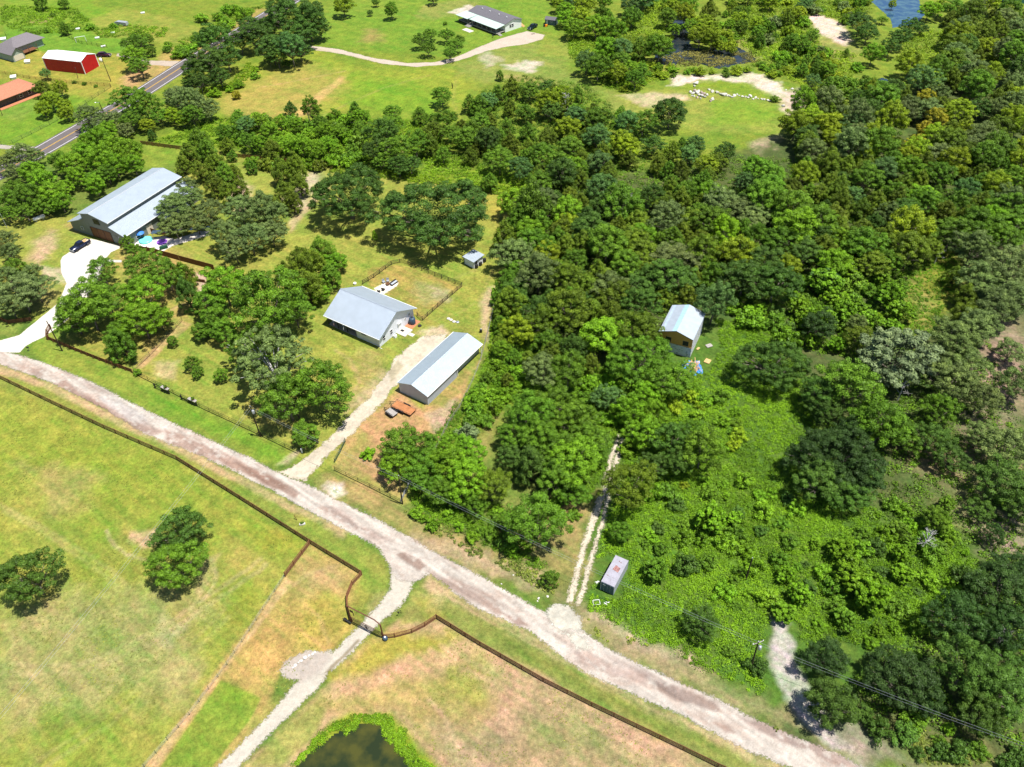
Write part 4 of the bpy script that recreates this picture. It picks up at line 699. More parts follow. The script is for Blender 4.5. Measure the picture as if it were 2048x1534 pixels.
sheet('barn_patio', ["246,494 285,478 330,472 350,478 400,462 420,462 420,470 345,492 318,508 300,507"], (.66, .62, .58), M['gravel'], .02, .3, .05)
def disc(px, py, r_, h, label, m, name, cat, rim=True):
    t = thing(name, label, cat, (*G(px, py)[:2], .022)); MB().lathe([(r_*.96, 0), (r_, h*.5), (r_*.97, h)], n=24).build('shell', m, t, True)
    if rim: MB().lathe([(r_*.8, h+.004), (r_*.8, h+.01)], n=24).build('water_surface', m, t)
disc(292, 482, 1.9, .5, 'round turquoise paddling pool on the barn patio', M['teal'], 'paddling_pool', 'pool')
disc(324, 484, 1.5, .12, 'flat round purple mat on the white patio of the barn house', M['purple'], 'round_mat', 'mat', False)
um = thing('parasol', 'blue garden parasol beside the turquoise pool', 'parasol', (*G(284, 478)[:2], .022)); MB().tube((0, 0, 0), (0, 0, 2.3), .04).build('pole', M['grey'], um); MB().lathe([(1.25, 1.9), (1.1, 2.05), (.6, 2.3), (.05, 2.45)], n=10).build('canopy', M['skyblue'], um)
hh = thing('covered_grill', 'dark green covered box beside the purple mat', 'grill cover', (*G(328, 497)[:2], .022), .5); MB().box(-1.1, 1.1, -.5, .5, 0, .8).build('cover', mat('dark_green_cover', (.01, .07, .035), .6), hh, bevel=.12); MB().box(-1.0, -.9, -.52, -.5, 0, .5).build('strap', M['black'], hh)
def lounger(px, py, rot, label):
    t = thing('sun_lounger', label, 'lounger', (*G(px, py)[:2], .022), rot, 'loungers on the barn patio'); MB().box(-.9, .3, -.3, .3, .25, .33).build('seat', M['white'], t)
    MB().slab([(.3, -.3, .33), (.95, -.3, .75), (.95, .3, .75), (.3, .3, .33)], .06).build('backrest', M['white'], t); [MB().box(x, x+.05, y, y+.05, 0, .25).build('leg', M['grey'], t) for x in (-.8, .2) for y in (-.28, .23)]
lounger(289, 495, .3, 'white lounger at the barn patio edge, left one'); lounger(299, 499, 1.2, 'white lounger at the barn patio edge, right one')
cv = thing('long_canopy', 'dark blue-grey shade canopy running under the oaks right of the barn patio', 'canopy', (*G(372, 476)[:2], 0), -.0); cg = MB().slab([(-9, -.9, 2.2), (7, 1.2, 2.2), (7, 2.6, 2.2), (-9, .8, 2.2)], .06); cg.build('fabric', M['tankblue'], cv); [MB().tube((x, y, 0), (x, y, 2.15), .05).build('post', M['grey'], cv) for x, y in ((-8.8, -.5), (6.8, 1.5), (-1, .6))]
pt = thing('propane_tank', 'white capsule gas tank lying by the trees left of the barn house', 'gas tank', (*G(80, 440)[:2], 0), .75)
mb = MB().lathe([(.05, -1.75), (.4, -1.62), (.55, -1.3), (.55, 1.3), (.4, 1.62), (.05, 1.75)], n=16); mb.v = [(p[2], p[1], p[0]+.75) for p in mb.v]; mb.build('shell', M['white'], pt, True)
for x in (-1, 1): MB().box(x-.1, x+.1, -.4, .4, 0, .35).build('foot', M['concrete'], pt)
MB().lathe([(.15, 1.25), (.15, 1.45)], n=10).build('valve_cap', M['grey'], pt)
# ---- vehicles
def pickup(pxf, pxr, label, paint_m, cargo=None, group=None):
    a = G(*pxf)[:2]; b = G(*pxr)[:2]; r = frame_from(b, a); t = thing('pickup_truck', label, 'truck', loc3((a+b)/2), r, group)
    bd_ = MB().prismy([(-2.85, .5), (-2.85, 1.12), (-.95, 1.14), (1.15, 1.16), (2.55, 1.08), (2.82, .95), (2.88, .5)], -.98, .98); bo = bd_.build('body', paint_m, t, bevel=.06)
    bo.data.polygons.foreach_set('use_smooth', [True]*len(bo.data.polygons))
    MB().add([(-.95, -.88, 1.14), (1.2, -.88, 1.14), (1.2, .88, 1.14), (-.95, .88, 1.14), (-.8, -.72, 1.85), (.45, -.72, 1.85), (.45, .72, 1.85), (-.8, .72, 1.85)], [(4, 5, 6, 7), (0, 1, 5, 4), (1, 2, 6, 5), (2, 3, 7, 6), (3, 0, 4, 7)]).build('cab', paint_m, t)
    MB().add([(1.19, -.78, 1.2), (1.19, .78, 1.2), (.52, .68, 1.8), (.52, -.68, 1.8)], [(0, 1, 2, 3)]).add([(-.97, -.75, 1.22), (-.97, .75, 1.22), (-.85, .66, 1.78), (-.85, -.66, 1.78)], [(0, 1, 2, 3)]).build('windscreen', M['glass'], t).location = (.02, 0, .015)
    for sy in (-1, 1): MB().add([(-.8, sy*.885, 1.22), (.95, sy*.885, 1.22), (.42, sy*.755, 1.78), (-.7, sy*.755, 1.78)], [(0, 1, 2, 3)]).build('side_window', M['glass'], t)
    MB().box(-2.7, -1.05, -.82, .82, 1.142, 1.152).build('cargo_bed', M['darksteel'] if not cargo else cargo, t)
    bw = MB(); [bw.box(-2.8, -1.0, s*.9-.06, s*.9+.06, 1.15, 1.32) for s in (-1, 1)]; bw.box(-2.85, -2.75, -.9, .9, 1.15, 1.3); bw.build('bed_side', paint_m, t)
    if cargo: MB().box(-2.4, -1.5, -.5, .3, 1.155, 1.4).box(-1.6, -1.1, -.2, .6, 1.155, 1.35).build('cargo', M['wood'], t)
    for sx in (-1.75, 1.8):
        for sy in (-1, 1):
            q_ = MB().lathe([(.22, -.13), (.37, -.13), (.4, 0), (.37, .13), (.22, .13)], n=16); q_.v = [(p[0]+sx, p[2]+sy*.9, p[1]+.4) for p in q_.v]; wo = q_.build('wheel', M['rubber'], t, True)
            q_ = MB().lathe([(.05, .0), (.22, .0), (.22, .05)], n=12); q_.v = [(p[0]+sx, sy*1.03+p[2]*0, p[1]+.4) for p in q_.v]; q_.build('rim', M['grey'], wo)
    for sy in (-.7, .7): MB().box(2.86, 2.92, sy-.18, sy+.18, .78, .95).build('headlight', M['white'], t); MB().box(-2.89, -2.85, sy-.08+.15*np.sign(sy), sy+.08+.15*np.sign(sy), .8, 1.1).build('tail_light', M['red'], t)
    MB().box(2.85, 2.97, -.95, .95, .42, .62).box(-2.97, -2.85, -.95, .95, .42, .6).build('bumper', M['grey'], t)
    for sy in (-1, 1): MB().box(.7, .85, sy*1.02-.08, sy*1.02+.08, 1.2, 1.36).build('mirror', paint_m, t)
    return t
pickup((147, 504), (177, 486), 'dark blue pickup truck with cargo in its bed, on the white concrete drive', M['navy'], M['cream'])
pickup((1058, 61), (1072, 53), 'dark green pickup truck parked at the end of the mobile home', M['dgreen'])
cr_ = pickup((218, 113), (199, 113), 'plum-coloured car parked behind the red barn', M['maroon']); cr_['category'] = 'car'; cr_.name = 'parked_car'
for ch in list(cr_.children):
    if ch.name.startswith(('cargo_bed', 'bed_side')): bpy.data.objects.remove(ch)
MB().add([(-2.4, -.85, 1.14), (-.9, -.85, 1.14), (-.9, .85, 1.14), (-2.4, .85, 1.14), (-1.9, -.7, 1.7), (-.8, -.72, 1.84), (-.8, .72, 1.84), (-1.9, .7, 1.7)], [(4, 5, 6, 7), (0, 1, 5, 4), (2, 3, 7, 6), (3, 0, 4, 7)]).build('rear_cabin', M['maroon'], cr_)
# ---- red barn
ra = G(94, 140.3)[:2]; rb = G(171.4, 148.6)[:2]; rr = frame_from(ra, rb); rL, rW = 18.3, 8.7
rbn = thing('red_barn', 'bright red metal barn with a brilliant white roof across the highway', 'barn', loc3(ra), rr)
roof(rbn, rL, rW, 4.9, 6.25, M['pureroof'])
MB().prism([(.1, 0), (.1, 4.78), (rW/2, 6.1), (rW-.1, 4.78), (rW-.1, 0)], .1, rL-.1).build('wall', M['red'], rbn)
tr = MB(); [tr.box(x-.12, x+.12, y-.12, y+.12, 0, 4.75) for x in (.1, rL-.1) for y in (.1, rW-.1)]; tr.build('corner_trim', M['trim'], rbn)
MB().box(rL-.098, rL-.04, 5.6, 6.6, 0, 2.1).build('door', M['red'], rbn)
wt = thing('white_water_butt', 'white barrel against the far corner of the red barn', 'barrel', G(203, 124)); MB().lathe([(.55, 0), (.6, .7), (.55, 1.5), (.2, 1.6)], n=14).build('barrel_body', M['white'], wt, True)
# ---- grey shingled house and orange roofed house
def hip(par, L_, Wd, e, r, m, hipx=3.0, x0=0, y0=0):
    v = [(x0, y0, e), (x0+L_, y0, e), (x0+L_, y0+Wd, e), (x0, y0+Wd, e), (x0+hipx, y0+Wd/2, r), (x0+L_-hipx, y0+Wd/2, r)]
    return MB().add(v, [(0, 1, 5, 4), (1, 2, 5), (2, 3, 4, 5), (3, 0, 4)]).add([(p[0], p[1], p[2]-.15) for p in v[:4]]+v[:4], [(3, 2, 1, 0), (0, 1, 5, 4), (1, 2, 6, 5), (2, 3, 7, 6), (3, 0, 4, 7)]).build('roof', m, par)
gp0 = G(29.5, 124.5)[:2]; gp1 = G(52, 116)[:2]; gr = frame_from(gp0, gp1)
gh = thing('grey_roof_house', 'pale green house with a rambling grey shingle roof left of the red barn', 'house', loc3(gp0), gr)
gwd = float(np.linalg.norm(gp1-gp0))
MB().prismy([(0, 0), (0, 3.0), (gwd/2, 4.9), (gwd, 3.0), (gwd, 0)], 0, 15).build('wall', M['greenwall'], gh)
MB().box(.5, gwd-.5, -.06, -.003, .2, 2.3).build('garage_door', M['cream'], gh)
rg = MB().slab([(-.5, -.5, 2.9), (gwd/2, -.5, 5.15), (gwd/2, 15.2, 5.15), (-.5, 15.2, 2.9)], .15).slab([(gwd/2+.004, -.5, 5.15), (gwd+.5, -.5, 2.9), (gwd+.5, 15.2, 2.9), (gwd/2+.004, 15.2, 5.15)], .15).build('roof', M['shingle'], gh)
MB().box(gwd+.01, gwd+13, 6, 14.5, 0, 3.0).build('side_wing', M['greenwall'], gh)
hip(gh, 15, 10.2, 3.05, 5.6, M['shingle'], 4, gwd-.8, 5.2)
MB().box(gwd+13.003, gwd+13.06, 8, 12, .8, 2.4).build('window', M['glass'], gh)
dk = MB().box(gwd+.6, gwd+8, 2.6, 5.9, .9, 1.05); [dk.box(gwd+x, gwd+x+.15, 2.6, 2.75, 0, 3) for x in (.7, 4, 7.8)]; dk.build('porch_deck', M['fencebrown'], gh)
og0 = G(37, 203)[:2]; og1 = G(75, 188)[:2]
oh = thing('orange_roof_house', 'brick house with a broad orange tile roof at the left edge', 'house', loc3(og0), frame_from(og0, og1))
MB().box(-.0, 8.2, .4, 12, 0, 2.7).box(-22, -.004, .8, 11.5, 0, 2.7).build('wall', M['brick'], oh)
hip(oh, 34, 13.5, 2.85, 4.9, M['terracotta'], 6.5, -24.5, -.7)
for x in (2, 5.5): window(oh, x, 1.5, 1.2, 1.2, .4, -1)
MB().box(-8, 9.5, -2.0, -.02, 0, .12).build('porch_floor', M['clay'], oh)
for nm, px, py, lab in (('dog_house', 56, 126, 'small white hut on the lawn in front of the grey shingled house'), ('picnic_box', 28, 157, 'white chest on the grass behind the orange-roofed house'), ('garden_box', 8, 81, 'white box at the left edge behind the grey shingled house')):
    t = thing(nm, lab, 'hut', G(px, py), .3); MB().box(-.9, .9, -.7, .7, 0, .8).build('wall', M['white'], t); MB().slab([(-1.1, -.9, .82), (1.1, -.9, .82), (1.1, .9, 1.15), (-1.1, .9, 1.15)], .08).build('roof', M['white'], t)
gf = thing('goal_frame', 'white tubular frame standing on the grass behind the red barn', 'frame', G(163, 84), .4); mb = MB().path([(-2, 0, 0), (-2, 0, 2.2), (2, 0, 2.2), (2, 0, 0)], .09).path([(-2, 0, 2.2), (-2, 1.5, 0)], .07).path([(2, 0, 2.2), (2, 1.5, 0)], .07); mb.build('frame_tube', M['white'], gf)
gn = thing('old_machine', 'rusty grey old machine with a curved cover in the far meadow', 'machine', G(244, 51), -.2); MB().prismy([(-3, .3), (-3, 1.4), (-1.5, 1.9), (2.8, 1.6), (3, .3)], -1, 1).build('cover', M['grey'], gn); [MB().box(x-.3, x+.3, -1.1, 1.1, 0, .5).build('skid', M['rust'], gn) for x in (-2, 2)]
for px, py, lab in ((226, 67, 'white flat object in the grass below the old grey machine'), (195, 77, 'white box in the grass behind the plum car'), (286, 27, 'white tarp-covered object below the top-left trees'), (207, 94, 'white and dark cart standing left of the tall roadside tree'), (156, 59, 'small white beehive beside the round bush of the far meadow')):
    t = thing('yard_object', lab, 'yard item', G(px, py), .4); MB().box(-.9, .9, -.5, .5, .12, .6).build('box', M['white'], t, bevel=.05); MB().box(-.8, .8, -.4, .4, 0, .12).build('base', M['darksteel'], t)
# ---- mobile home
m0 = G(1010.5, 65)[:2]; m1 = G(1043, 54)[:2]; mr_ = frame_from(m0, m1); mW = 9.45; mL = 24.0
mh = thing('mobile_home', 'long white mobile home with a charcoal roof and a pale-roofed front porch', 'house', loc3(m0), mr_)
# local: x across (end wall), y back along length
MB().prismy([(0, 0), (0, 3.4), (mW/2, 4.55), (mW, 3.4), (mW, 0)], 0, mL).build('wall', M['white'], mh)
MB().slab([(-.3, -.4, 3.4), (mW/2, -.4, 4.7), (mW/2, mL+.3, 4.7), (-.3, mL+.3, 3.4)], .14).slab([(mW/2+.004, -.4, 4.7), (mW+.3, -.4, 3.4), (mW+.3, mL+.3, 3.4), (mW/2+.004, mL+.3, 4.7)], .14).build('roof', M['dshingle'], mh)
for y in (3, 8, 14, 19): MB().lathe([(.22, 4.55), (.22, 4.95)], (mW/2-1, y, 0), 8).build('roof_vent', M['white'], mh)
window(mh, 3.0, 2.0, 1.0, 1.3, 0, -1); window(mh, 4.3, 2.0, 1.0, 1.3, 0, -1)
MB().slab([(-5.4, -.3, 2.75), (-.31, -.3, 3.3), (-.31, 17.5, 3.3), (-5.4, 17.5, 2.75)], .1).slab([(-6.4, 17.6, 3.0), (-.31, 17.6, 3.3), (-.31, mL+1.5, 3.3), (-6.4, mL+1.5, 3.0)], .1).build('porch_roof', mat('pale_mint_metal_roof', (.42, .52, .47), .5, ribs=1.5), mh)
MB().box(-5.2, -.01, 0, mL+1.2, .55, .75).build('porch_deck', M['greywood'], mh); MB().box(-5.15, -5.0, .1, mL+1.1, 0, .54).build('skirting', M['darkbark'], mh)
for k in range(9): MB().box(-5.15, -5.0, k*3.1+.05, k*3.1+.2, .75, 2.7).build('porch_post', M['greywood'], mh)
rlm = MB().box(-5.12, -5.05, 0, mL+1, 1.55, 1.65)
for k in range(60): rlm.box(-5.1, -5.07, k*.41, k*.41+.08, .76, 1.55)
rlm.build('railing', M['darkbark'], mh)
MB().box(-.08, -.004, 5, 6, .76, 2.7).box(-.08, -.004, 12, 14, .76, 2.7).box(-.08, -.004, 19, 20, 1.2, 2.4).build('porch_window', M['glass'], mh)
st = MB(); [st.box(-4.6, -3.2, -1.9+k*.35, -1.55+k*.35, 0, .12+.12*k) for k in range(5)]; st.build('steps', M['greywood'], mh)
st = MB(); [st.box(-7.2+k*.4, -6.8+k*.4, 15.6, 18.8, 0, .13+.12*k) for k in range(5)]; st.build('steps', M['greywood'], mh)
st = MB(); [st.box(mW+.3, mW+1.7, -.6+k*.4, -.2+k*.4, 0, .13+.15*k) for k in range(6)]; st.box(mW+.02, mW+1.7, 1.8, 4, .9, 1.0); [st.box(mW+1.6, mW+1.7, y, y+.1, 0, 1.9) for y in (1.8, 3.9)]; st.box(mW+1.6, mW+1.7, 1.8, 4, 1.8, 1.9); st.build('side_deck', M['wood'], mh)
# shed, mower, bits
s0 = G(1090, 49)[:2]; s1 = G(1111, 51.5)[:2]; ds = thing('grey_shed', 'small dark grey shed with a dark roof, right of the mobile home', 'shed', loc3(s0), frame_from(s0, s1)); dl = float(np.linalg.norm(s1-s0))
MB().prism([(0, 0), (0, 2.2), (1.5, 3.0), (3, 2.2), (3, 0)], 0, dl).build('wall', mat('slate_siding', (.09, .13, .15), .7), ds); roof_ = MB().slab([(-.2, -.25, 2.2), (dl+.2, -.25, 2.2), (dl+.2, 1.5, 3.1), (-.2, 1.5, 3.1)], .1).slab([(-.2, 1.504, 3.1), (dl+.2, 1.504, 3.1), (dl+.2, 3.25, 2.2), (-.2, 3.25, 2.2)], .1).build('roof', M['dshingle'], ds)
MB().box(.7, 1.2, -.06, -.003, 0, 1.9).build('door', M['white'], ds); window(ds, 3.0, 1.4, .6, .6, 0, -1)
mo = thing('riding_mower', 'orange riding mower standing in front of the grey shed', 'mower', G(1091, 53), .3); MB().box(-.2, .9, -.35, .35, .35, .8).build('hood', M['orange'], mo, bevel=.06); MB().box(-.8, -.3, -.3, .3, .5, .9).build('seat', M['black'], mo); MB().box(-.6, .6, -.6, .6, .15, .3).build('mower_deck', M['orange'], mo)
for sx, rr2 in ((-.6, .28), (.7, .2)):
    for sy in (-.45, .45):
        q_ = MB().lathe([(rr2*.5, -.1), (rr2, -.09), (rr2, .09), (rr2*.5, .1)], n=12); q_.v = [(p[0]+sx, p[2]+sy, p[1]+rr2) for p in q_.v]; q_.build('wheel', M['rubber'], mo, True)
pl = thing('mobile_home_slab', 'pale concrete landing in front of the mobile home porch steps', 'slab', G(936, 61), mr_); MB().box(-1.3, 1.3, -2.6, 2.6, 0, .1).build('slab_top', M['concrete'], pl)
gr_ = thing('dark_grill', 'small dark grill on the grass below the mobile home porch', 'grill', G(986, 75)); MB().lathe([(.1, .5), (.35, .7), (.38, .85), (.1, 1.05)], n=12).build('bowl', M['black'], gr_, True); [MB().tube((0, 0, .6), (.35*math.cos(a), .35*math.sin(a), 0), .025).build('leg', M['black'], gr_) for a in (0, 2.1, 4.2)]
tg = thing('toppled_bicycle', 'dark toy bicycle lying on the white gravel near the green pickup', 'bicycle', G(1066, 68), .3); mb = MB()
for cx in (-.5, .5): mb.path([(cx+.32*math.cos(t), .32*math.sin(t), .08) for t in np.linspace(0, 6.28, 13)], .04)
mb.build('wheel', M['rubber'], tg); MB().path([(-.5, 0, .1), (0, .35, .12), (.5, 0, .1), (0, -.1, .1), (-.5, 0, .1)], .04).build('frame', M['maroon'], tg)
wl = thing('distant_white_building', 'long white-roofed building beyond the trees in the top right corner', 'building', G(2030, 7), -.12)
MB().box(-4, 30, 0, 14, 0, 5).build('wall', mat('teal_siding', (.08, .25, .24), .6), wl); MB().prism([(-.5, 4.9), (7, 7), (14.5, 4.9), (14.5, 5.1), (7, 7.2), (-.5, 5.1)], -4.5, 31).build('roof', M['pureroof'], wl)
# stump, septic lids, black drum, gate extras
sp_ = thing('charred_stump', 'thin black charred stump standing alone on the bright meadow', 'stump', G(905.5, 177)); MB().tube((0, 0, 0), (-.1, .1, 1.0), .12, .2).tube((-.1, .1, 1.0), (-.2, .15, 2.2), .22, .12).build('trunk', M['black'], sp_)
for k, (px, py) in enumerate(((897, 637.5), (902, 640), (908, 643.5), (915, 644.5))):
    t = thing('septic_lid', 'round pale lid set in the lawn above the workshop, '+('leftmost', 'second from the left', 'third from the left', 'rightmost and darkest')[k]+' of four', 'lid', G(px, py), 0, 'septic lids in the lawn')
    MB().lathe([(.45, 0), (.45, .12), (.36, .2)], n=14).build('cover', M['grey'] if k == 3 else M['rock'], t, True); MB().lathe([(.08, .2), (.08, .24)], n=8).build('lifting_knob', M['darksteel'], t)
dr = thing('black_drum', 'black drum standing on the grass right of the workshop roof', 'drum', G(962, 664.5)); MB().lathe([(.3, 0), (.33, .3), (.3, .5), (.33, .7), (.3, .95)], n=14).build('drum_body', M['black'], dr, True); MB().lathe([(.12, .96), (.12, 1.02)], (.05, .05, 0), 8).build('cap', M['white'], dr)

# ================================================================== fences
def fence(pts, label, h=1.3, spacing=3.6, rails=(.3, .7, 1.1), rr=.05, pr=.09, m=None, name='fence', cat='fence', group=None, pm=None, flatb=False, mesh=False, name_rail='rail', ph=None, world=False):
    w_ = np.array(pts) if world else W(pts)
    o = w_[0]; t = thing(name, label, cat, loc3(o), 0, group); m = m or M['fencebrown']; pm = pm or m
    loc = [p-o for p in w_]; first = None
    def post(p):
        nonlocal first
        if first is None:
            first = MB().tube((0, 0, 0), (0, 0, ph or h+.08), pr, pr, 6).build('post', pm, t); first.location = (*p, 0)
        else:
            c = first.copy(); COL.objects.link(c); c.parent = t; c.location = (*p, 0)
    for k, z in enumerate(rails):
        mb = MB()
        for a, b in zip(loc[:-1], loc[1:]):
            if flatb:
                d = (b-a)/np.linalg.norm(b-a); nn = np.array([-d[1], d[0]])*(pr+.02)
                p0, p1 = a+nn, b+nn; mb.add([(*p0, z-rr), (*p1, z-rr), (*p1, z+rr), (*p0, z+rr), (*(p0+nn*.35), z-rr), (*(p1+nn*.35), z-rr), (*(p1+nn*.35), z+rr), (*(p0+nn*.35), z+rr)], [(0, 1, 2, 3), (7, 6, 5, 4), (3, 2, 6, 7), (0, 4, 5, 1), (0, 3, 7, 4), (1, 5, 6, 2)])
            else: mb.tube((*a, z), (*b, z), rr, rr, 4)
        mb.build(name_rail, m, t)
    if mesh:
        mb = MB()
        for a, b in zip(loc[:-1], loc[1:]):
            l_ = np.linalg.norm(b-a); n_ = int(l_/mesh)
            for i in range(n_): p = a+(b-a)*(i+.5)/n_; mb.tube((*p, .05), (*p, h), .012, .012, 3)
        mb.build('mesh_wire', m, t)
    last = None
    for a, b in zip(loc[:-1], loc[1:]):
        l_ = np.linalg.norm(b-a); n_ = max(1, round(l_/spacing))
        for i in range(n_): post(a+(b-a)*i/n_)
    post(loc[-1]); return t
BR = (.10, .35, .6, .85, 1.1, 1.3)
fence("-60,726 0,757 104,807 209,857 355,920 480,998 621,1087 724,1150 705,1170 695,1195 695,1215 702,1243", 'long brown rail fence south of the gravel road, left of the ranch gate', 1.3, 3.6, BR, .045, .08, M['fencebrown'], mesh=.3)
fence("769,1277 790,1275 824,1266 850,1253 873,1237 960,1291 1086,1363 1183,1412 1366,1500 1435,1534 1560,1590", 'long brown rail fence south of the gravel road, right of the ranch gate', 1.3, 3.6, BR, .045, .08, M['fencebrown'], mesh=.3)
fence("621,1087 571,1153", 'short brown rail fence running down from the long fence into the field', 1.3, 2.6, BR, .05, .1, M['fencebrown'])
fence("571,1153 540,1200 500,1262 455,1330 380,1430 290,1534 240,1600", 'thin wire fence on green steel posts across the lower left field', 1.1, 2.0, (.4, .7, 1.0), .012, .035, M['grey'], pm=mat('green_post', (.04, .09, .05), .6), name='wire_fence')
fence("97,680 140,698 200,722 265,746", 'brown plank fence along the north side of the road by the white driveway', 1.2, 2.0, (.15, .38, .6, .82, 1.05), .09, .09, M['fencebrown'], flatb=True)
fence("97,680 97,668 103,657", 'short brown gate wing at the right of the white driveway', 1.3, 1.6, (.2, .5, .8, 1.1, 1.35), .07, .12, M['fencebrown'], flatb=True)
fence("-20,634 0,641 18,648 64,642", 'brown plank gate wing at the left of the white driveway', 1.2, 1.8, (.15, .38, .6, .82, 1.05), .09, .09, M['fencebrown'], flatb=True)
fence("265,746 330,778 400,815 500,861 595,907", 'black mesh fence along the road in front of the tree yard', 1.3, 3.0, (.08, .7, 1.3), .03, .04, M['black'], mesh=.35, name='mesh_fence')
fence("268,741 300,712 330,680 365,642", 'thin mesh fence crossing the yard from the road to the tall cedars', 1.2, 3.0, (.1, .6, 1.15), .025, .04, M['darksteel'], mesh=.4, name='mesh_fence')
fence("726,569 748,556 783,530 800,526 818,531 870,552 924,573 885,606 845,641 835,632", 'black three-rail fence round the square yard behind the farmhouse', 1.25, 2.3, (.35, .75, 1.15), .07, .08, M['darkbark'], flatb=True, name='yard_fence')
fence("670,941 740,975 802,1006", 'black mesh fence beside the road right of the farm drive', 1.2, 3.0, (.05, .65, 1.2), .03, .045, M['black'], mesh=.35, name='mesh_fence')
gt = fence("691,884 681,905 670,925", 'open dark green pipe gate beside the gravel farm drive', 1.2, 2.5, (.2, .5, .8, 1.15), .04, .06, mat('dark_green_gate', (.02, .06, .03), .5), name='pipe_gate', cat='gate')
fence("993,590 980,650 962,720 947,760 919,816 898,847 877,889 850,935", 'old grey wire fence between the workshop yard and the weeds', 1.1, 3.0, (.3, .6, 1.0), .018, .05, M['greywood'], name='wire_fence')
fence("802,1006 812,985 822,965", 'grey wire fence running back from the pole into the trees', 1.2, 2.0, (.3, .6, .9, 1.15), .03, .05, M['grey'], name='wire_fence')
fence("283,289 365,300 400,303", 'brown plank fence along the north lawn behind the big barn', 1.3, 2.4, (.2, .45, .7, .95, 1.2), .1, .09, M['fencebrown'], flatb=True)
fence("465,314 500,318 560,324 610,329 668,334", 'brown plank fence behind the chalky clearing and the cedars', 1.3, 2.4, (.2, .45, .7, .95, 1.2), .1, .09, M['fencebrown'], flatb=True)
fence("660,345 760,355 860,368 960,384 1040,398", 'thin dark wire fence along the back edge of the lawn', 1.1, 3.2, (.4, .75, 1.05), .02, .05, M['darkbark'], name='wire_fence')
fence("0,147 60,158 110,164 170,170 222,173", 'brown rail fence between the red barn and the orange-roofed house', 1.3, 3.0, (.4, .8, 1.2), .06, .07, M['woodbrown'])
fence("120,66 165,88 215,96", 'dark rail fence behind the red barn', 1.4, 3.0, (.4, .8, 1.3), .05, .07, M['darkbark'])
fence("-20,292 26,287 100,250 160,215 222,175", 'thin mesh fence along the left verge of the highway', 1.2, 4, (.3, .7, 1.15), .03, .06, M['darksteel'], name='mesh_fence')
def privacy(pts, label, h):
    w_ = W(pts); o = w_[0]; t = thing('board_fence', label, 'fence', loc3(o)); mb = MB(); tr_ = MB()
    for a, b in zip(w_[:-1]-o, w_[1:]-o):
        l_ = np.linalg.norm(b-a); n_ = int(l_/.2); d = (b-a)/l_; nn = np.array([-d[1], d[0]])*.03; r2 = random.Random(2)
        for i in range(n_):
            p0 = a+d*(i*.2+.005); p1 = a+d*(i*.2+.193); z = h+r2.uniform(-.03, .03)
            mb.add([(*(p0-nn), 0), (*(p1-nn), 0), (*(p1+nn), 0), (*(p0+nn), 0), (*(p0-nn), z), (*(p1-nn), z), (*(p1+nn), z), (*(p0+nn), z)], [(4, 5, 6, 7), (0, 1, 5, 4), (1, 2, 6, 5), (2, 3, 7, 6), (3, 0, 4, 7)])
        for z in (.4, h-.3): tr_.tube((*(a+nn*2.4), z), (*(b+nn*2.4), z), .04, n=4)
    mb.build('boards', M['woodbrown'], t); tr_.build('rail', M['woodbrown'], t)
privacy("240,493 270,500 311,507 360,521 430,540", 'tall brown board fence below the barn house patio', 1.7); privacy("300,548 330,553 375,560 412,566", 'lower brown board fence beside the pink path, below the tall one', 1.0)
privacy("300,464 318,470 345,468", 'orange-brown board screen under the barn awning', 1.5)
# roadside timber stands
def stand(pa, pb, label):
    a, b = G(*pa)[:2], G(*pb)[:2]; r = frame_from(a, b); l_ = float(np.linalg.norm(b-a)); t = thing('timber_stand', label, 'stand', loc3(a), r, 'timber stands at the mesh fence')
    for x in (0, l_/2, l_): MB().box(x-.12, x+.12, -.12, .12, 0, 1.3).build('post', M['black'], t)
    MB().box(-.1, l_+.1, -.16, -.121, .2, .4).box(-.1, l_+.1, -.16, -.121, .85, 1.05).build('crossbar', M['black'], t); MB().box(l_/2, l_+.1, -.2, .5, 1.31, 1.37).build('shelf', M['greywood'], t)
    p = thing('potted_plant', 'leafy plant in a clay pot on the '+label.split(',')[1].strip(), 'plant pot', (float(a[0]+(b-a)[0]*.85), float(a[1]+(b-a)[1]*.85)+.15, 1.37), 0, 'plants on the timber stands')
    MB().lathe([(.14, 0), (.22, .3), (.24, .32)], n=12).build('pot', M['clay'], p, True); return p
POTS = [stand((311, 776), (339, 788), 'black timber stand with a shelf against the mesh fence, left timber stand'), stand((364, 799), (394, 812), 'black timber stand with a shelf against the mesh fence, right timber stand')]
# ---- ranch gate
ga, gb = G(703, 1243)[:2], G(767, 1276)[:2]; gr = frame_from(ga, gb); gl = float(np.linalg.norm(gb-ga))
rg = thing('ranch_gateway', 'rust-brown pipe archway over the ranch drive', 'gateway', loc3(ga), gr)
for x in (0, gl): MB().tube((x, 0, 0), (x, 0, 4.2 if x else 4.9), .13, .13, 8).build('post', M['rust'], rg)
MB().tube((0, 0, 4.9), (gl-1.1, 0, 4.9), .1, .1, 8).tube((gl-1.1, 0, 4.9), (gl, 0, 4.2), .1, .1, 8).build('crossbeam', M['rust'], rg)
MB().box(.35, 1.0, -.03, .03, 3.4, 4.0).box(.9, 1.05, -.03, .03, 2.6, 3.4).build('hanging_sign', M['black'], rg)
gg = thing('ranch_gate', 'closed rust-brown barred gate below the pipe archway', 'gate', loc3(ga), gr)
fr = MB(); [fr.tube((.25, 0, z), (gl-.25, 0, z), .045, n=6) for z in (.25, .7, 1.15, 1.6)]; [fr.tube((x, 0, .2), (x, 0, 1.65), .05, n=6) for x in (.25, gl/2, gl-.25)]; fr.build('frame', M['rust'], gg)
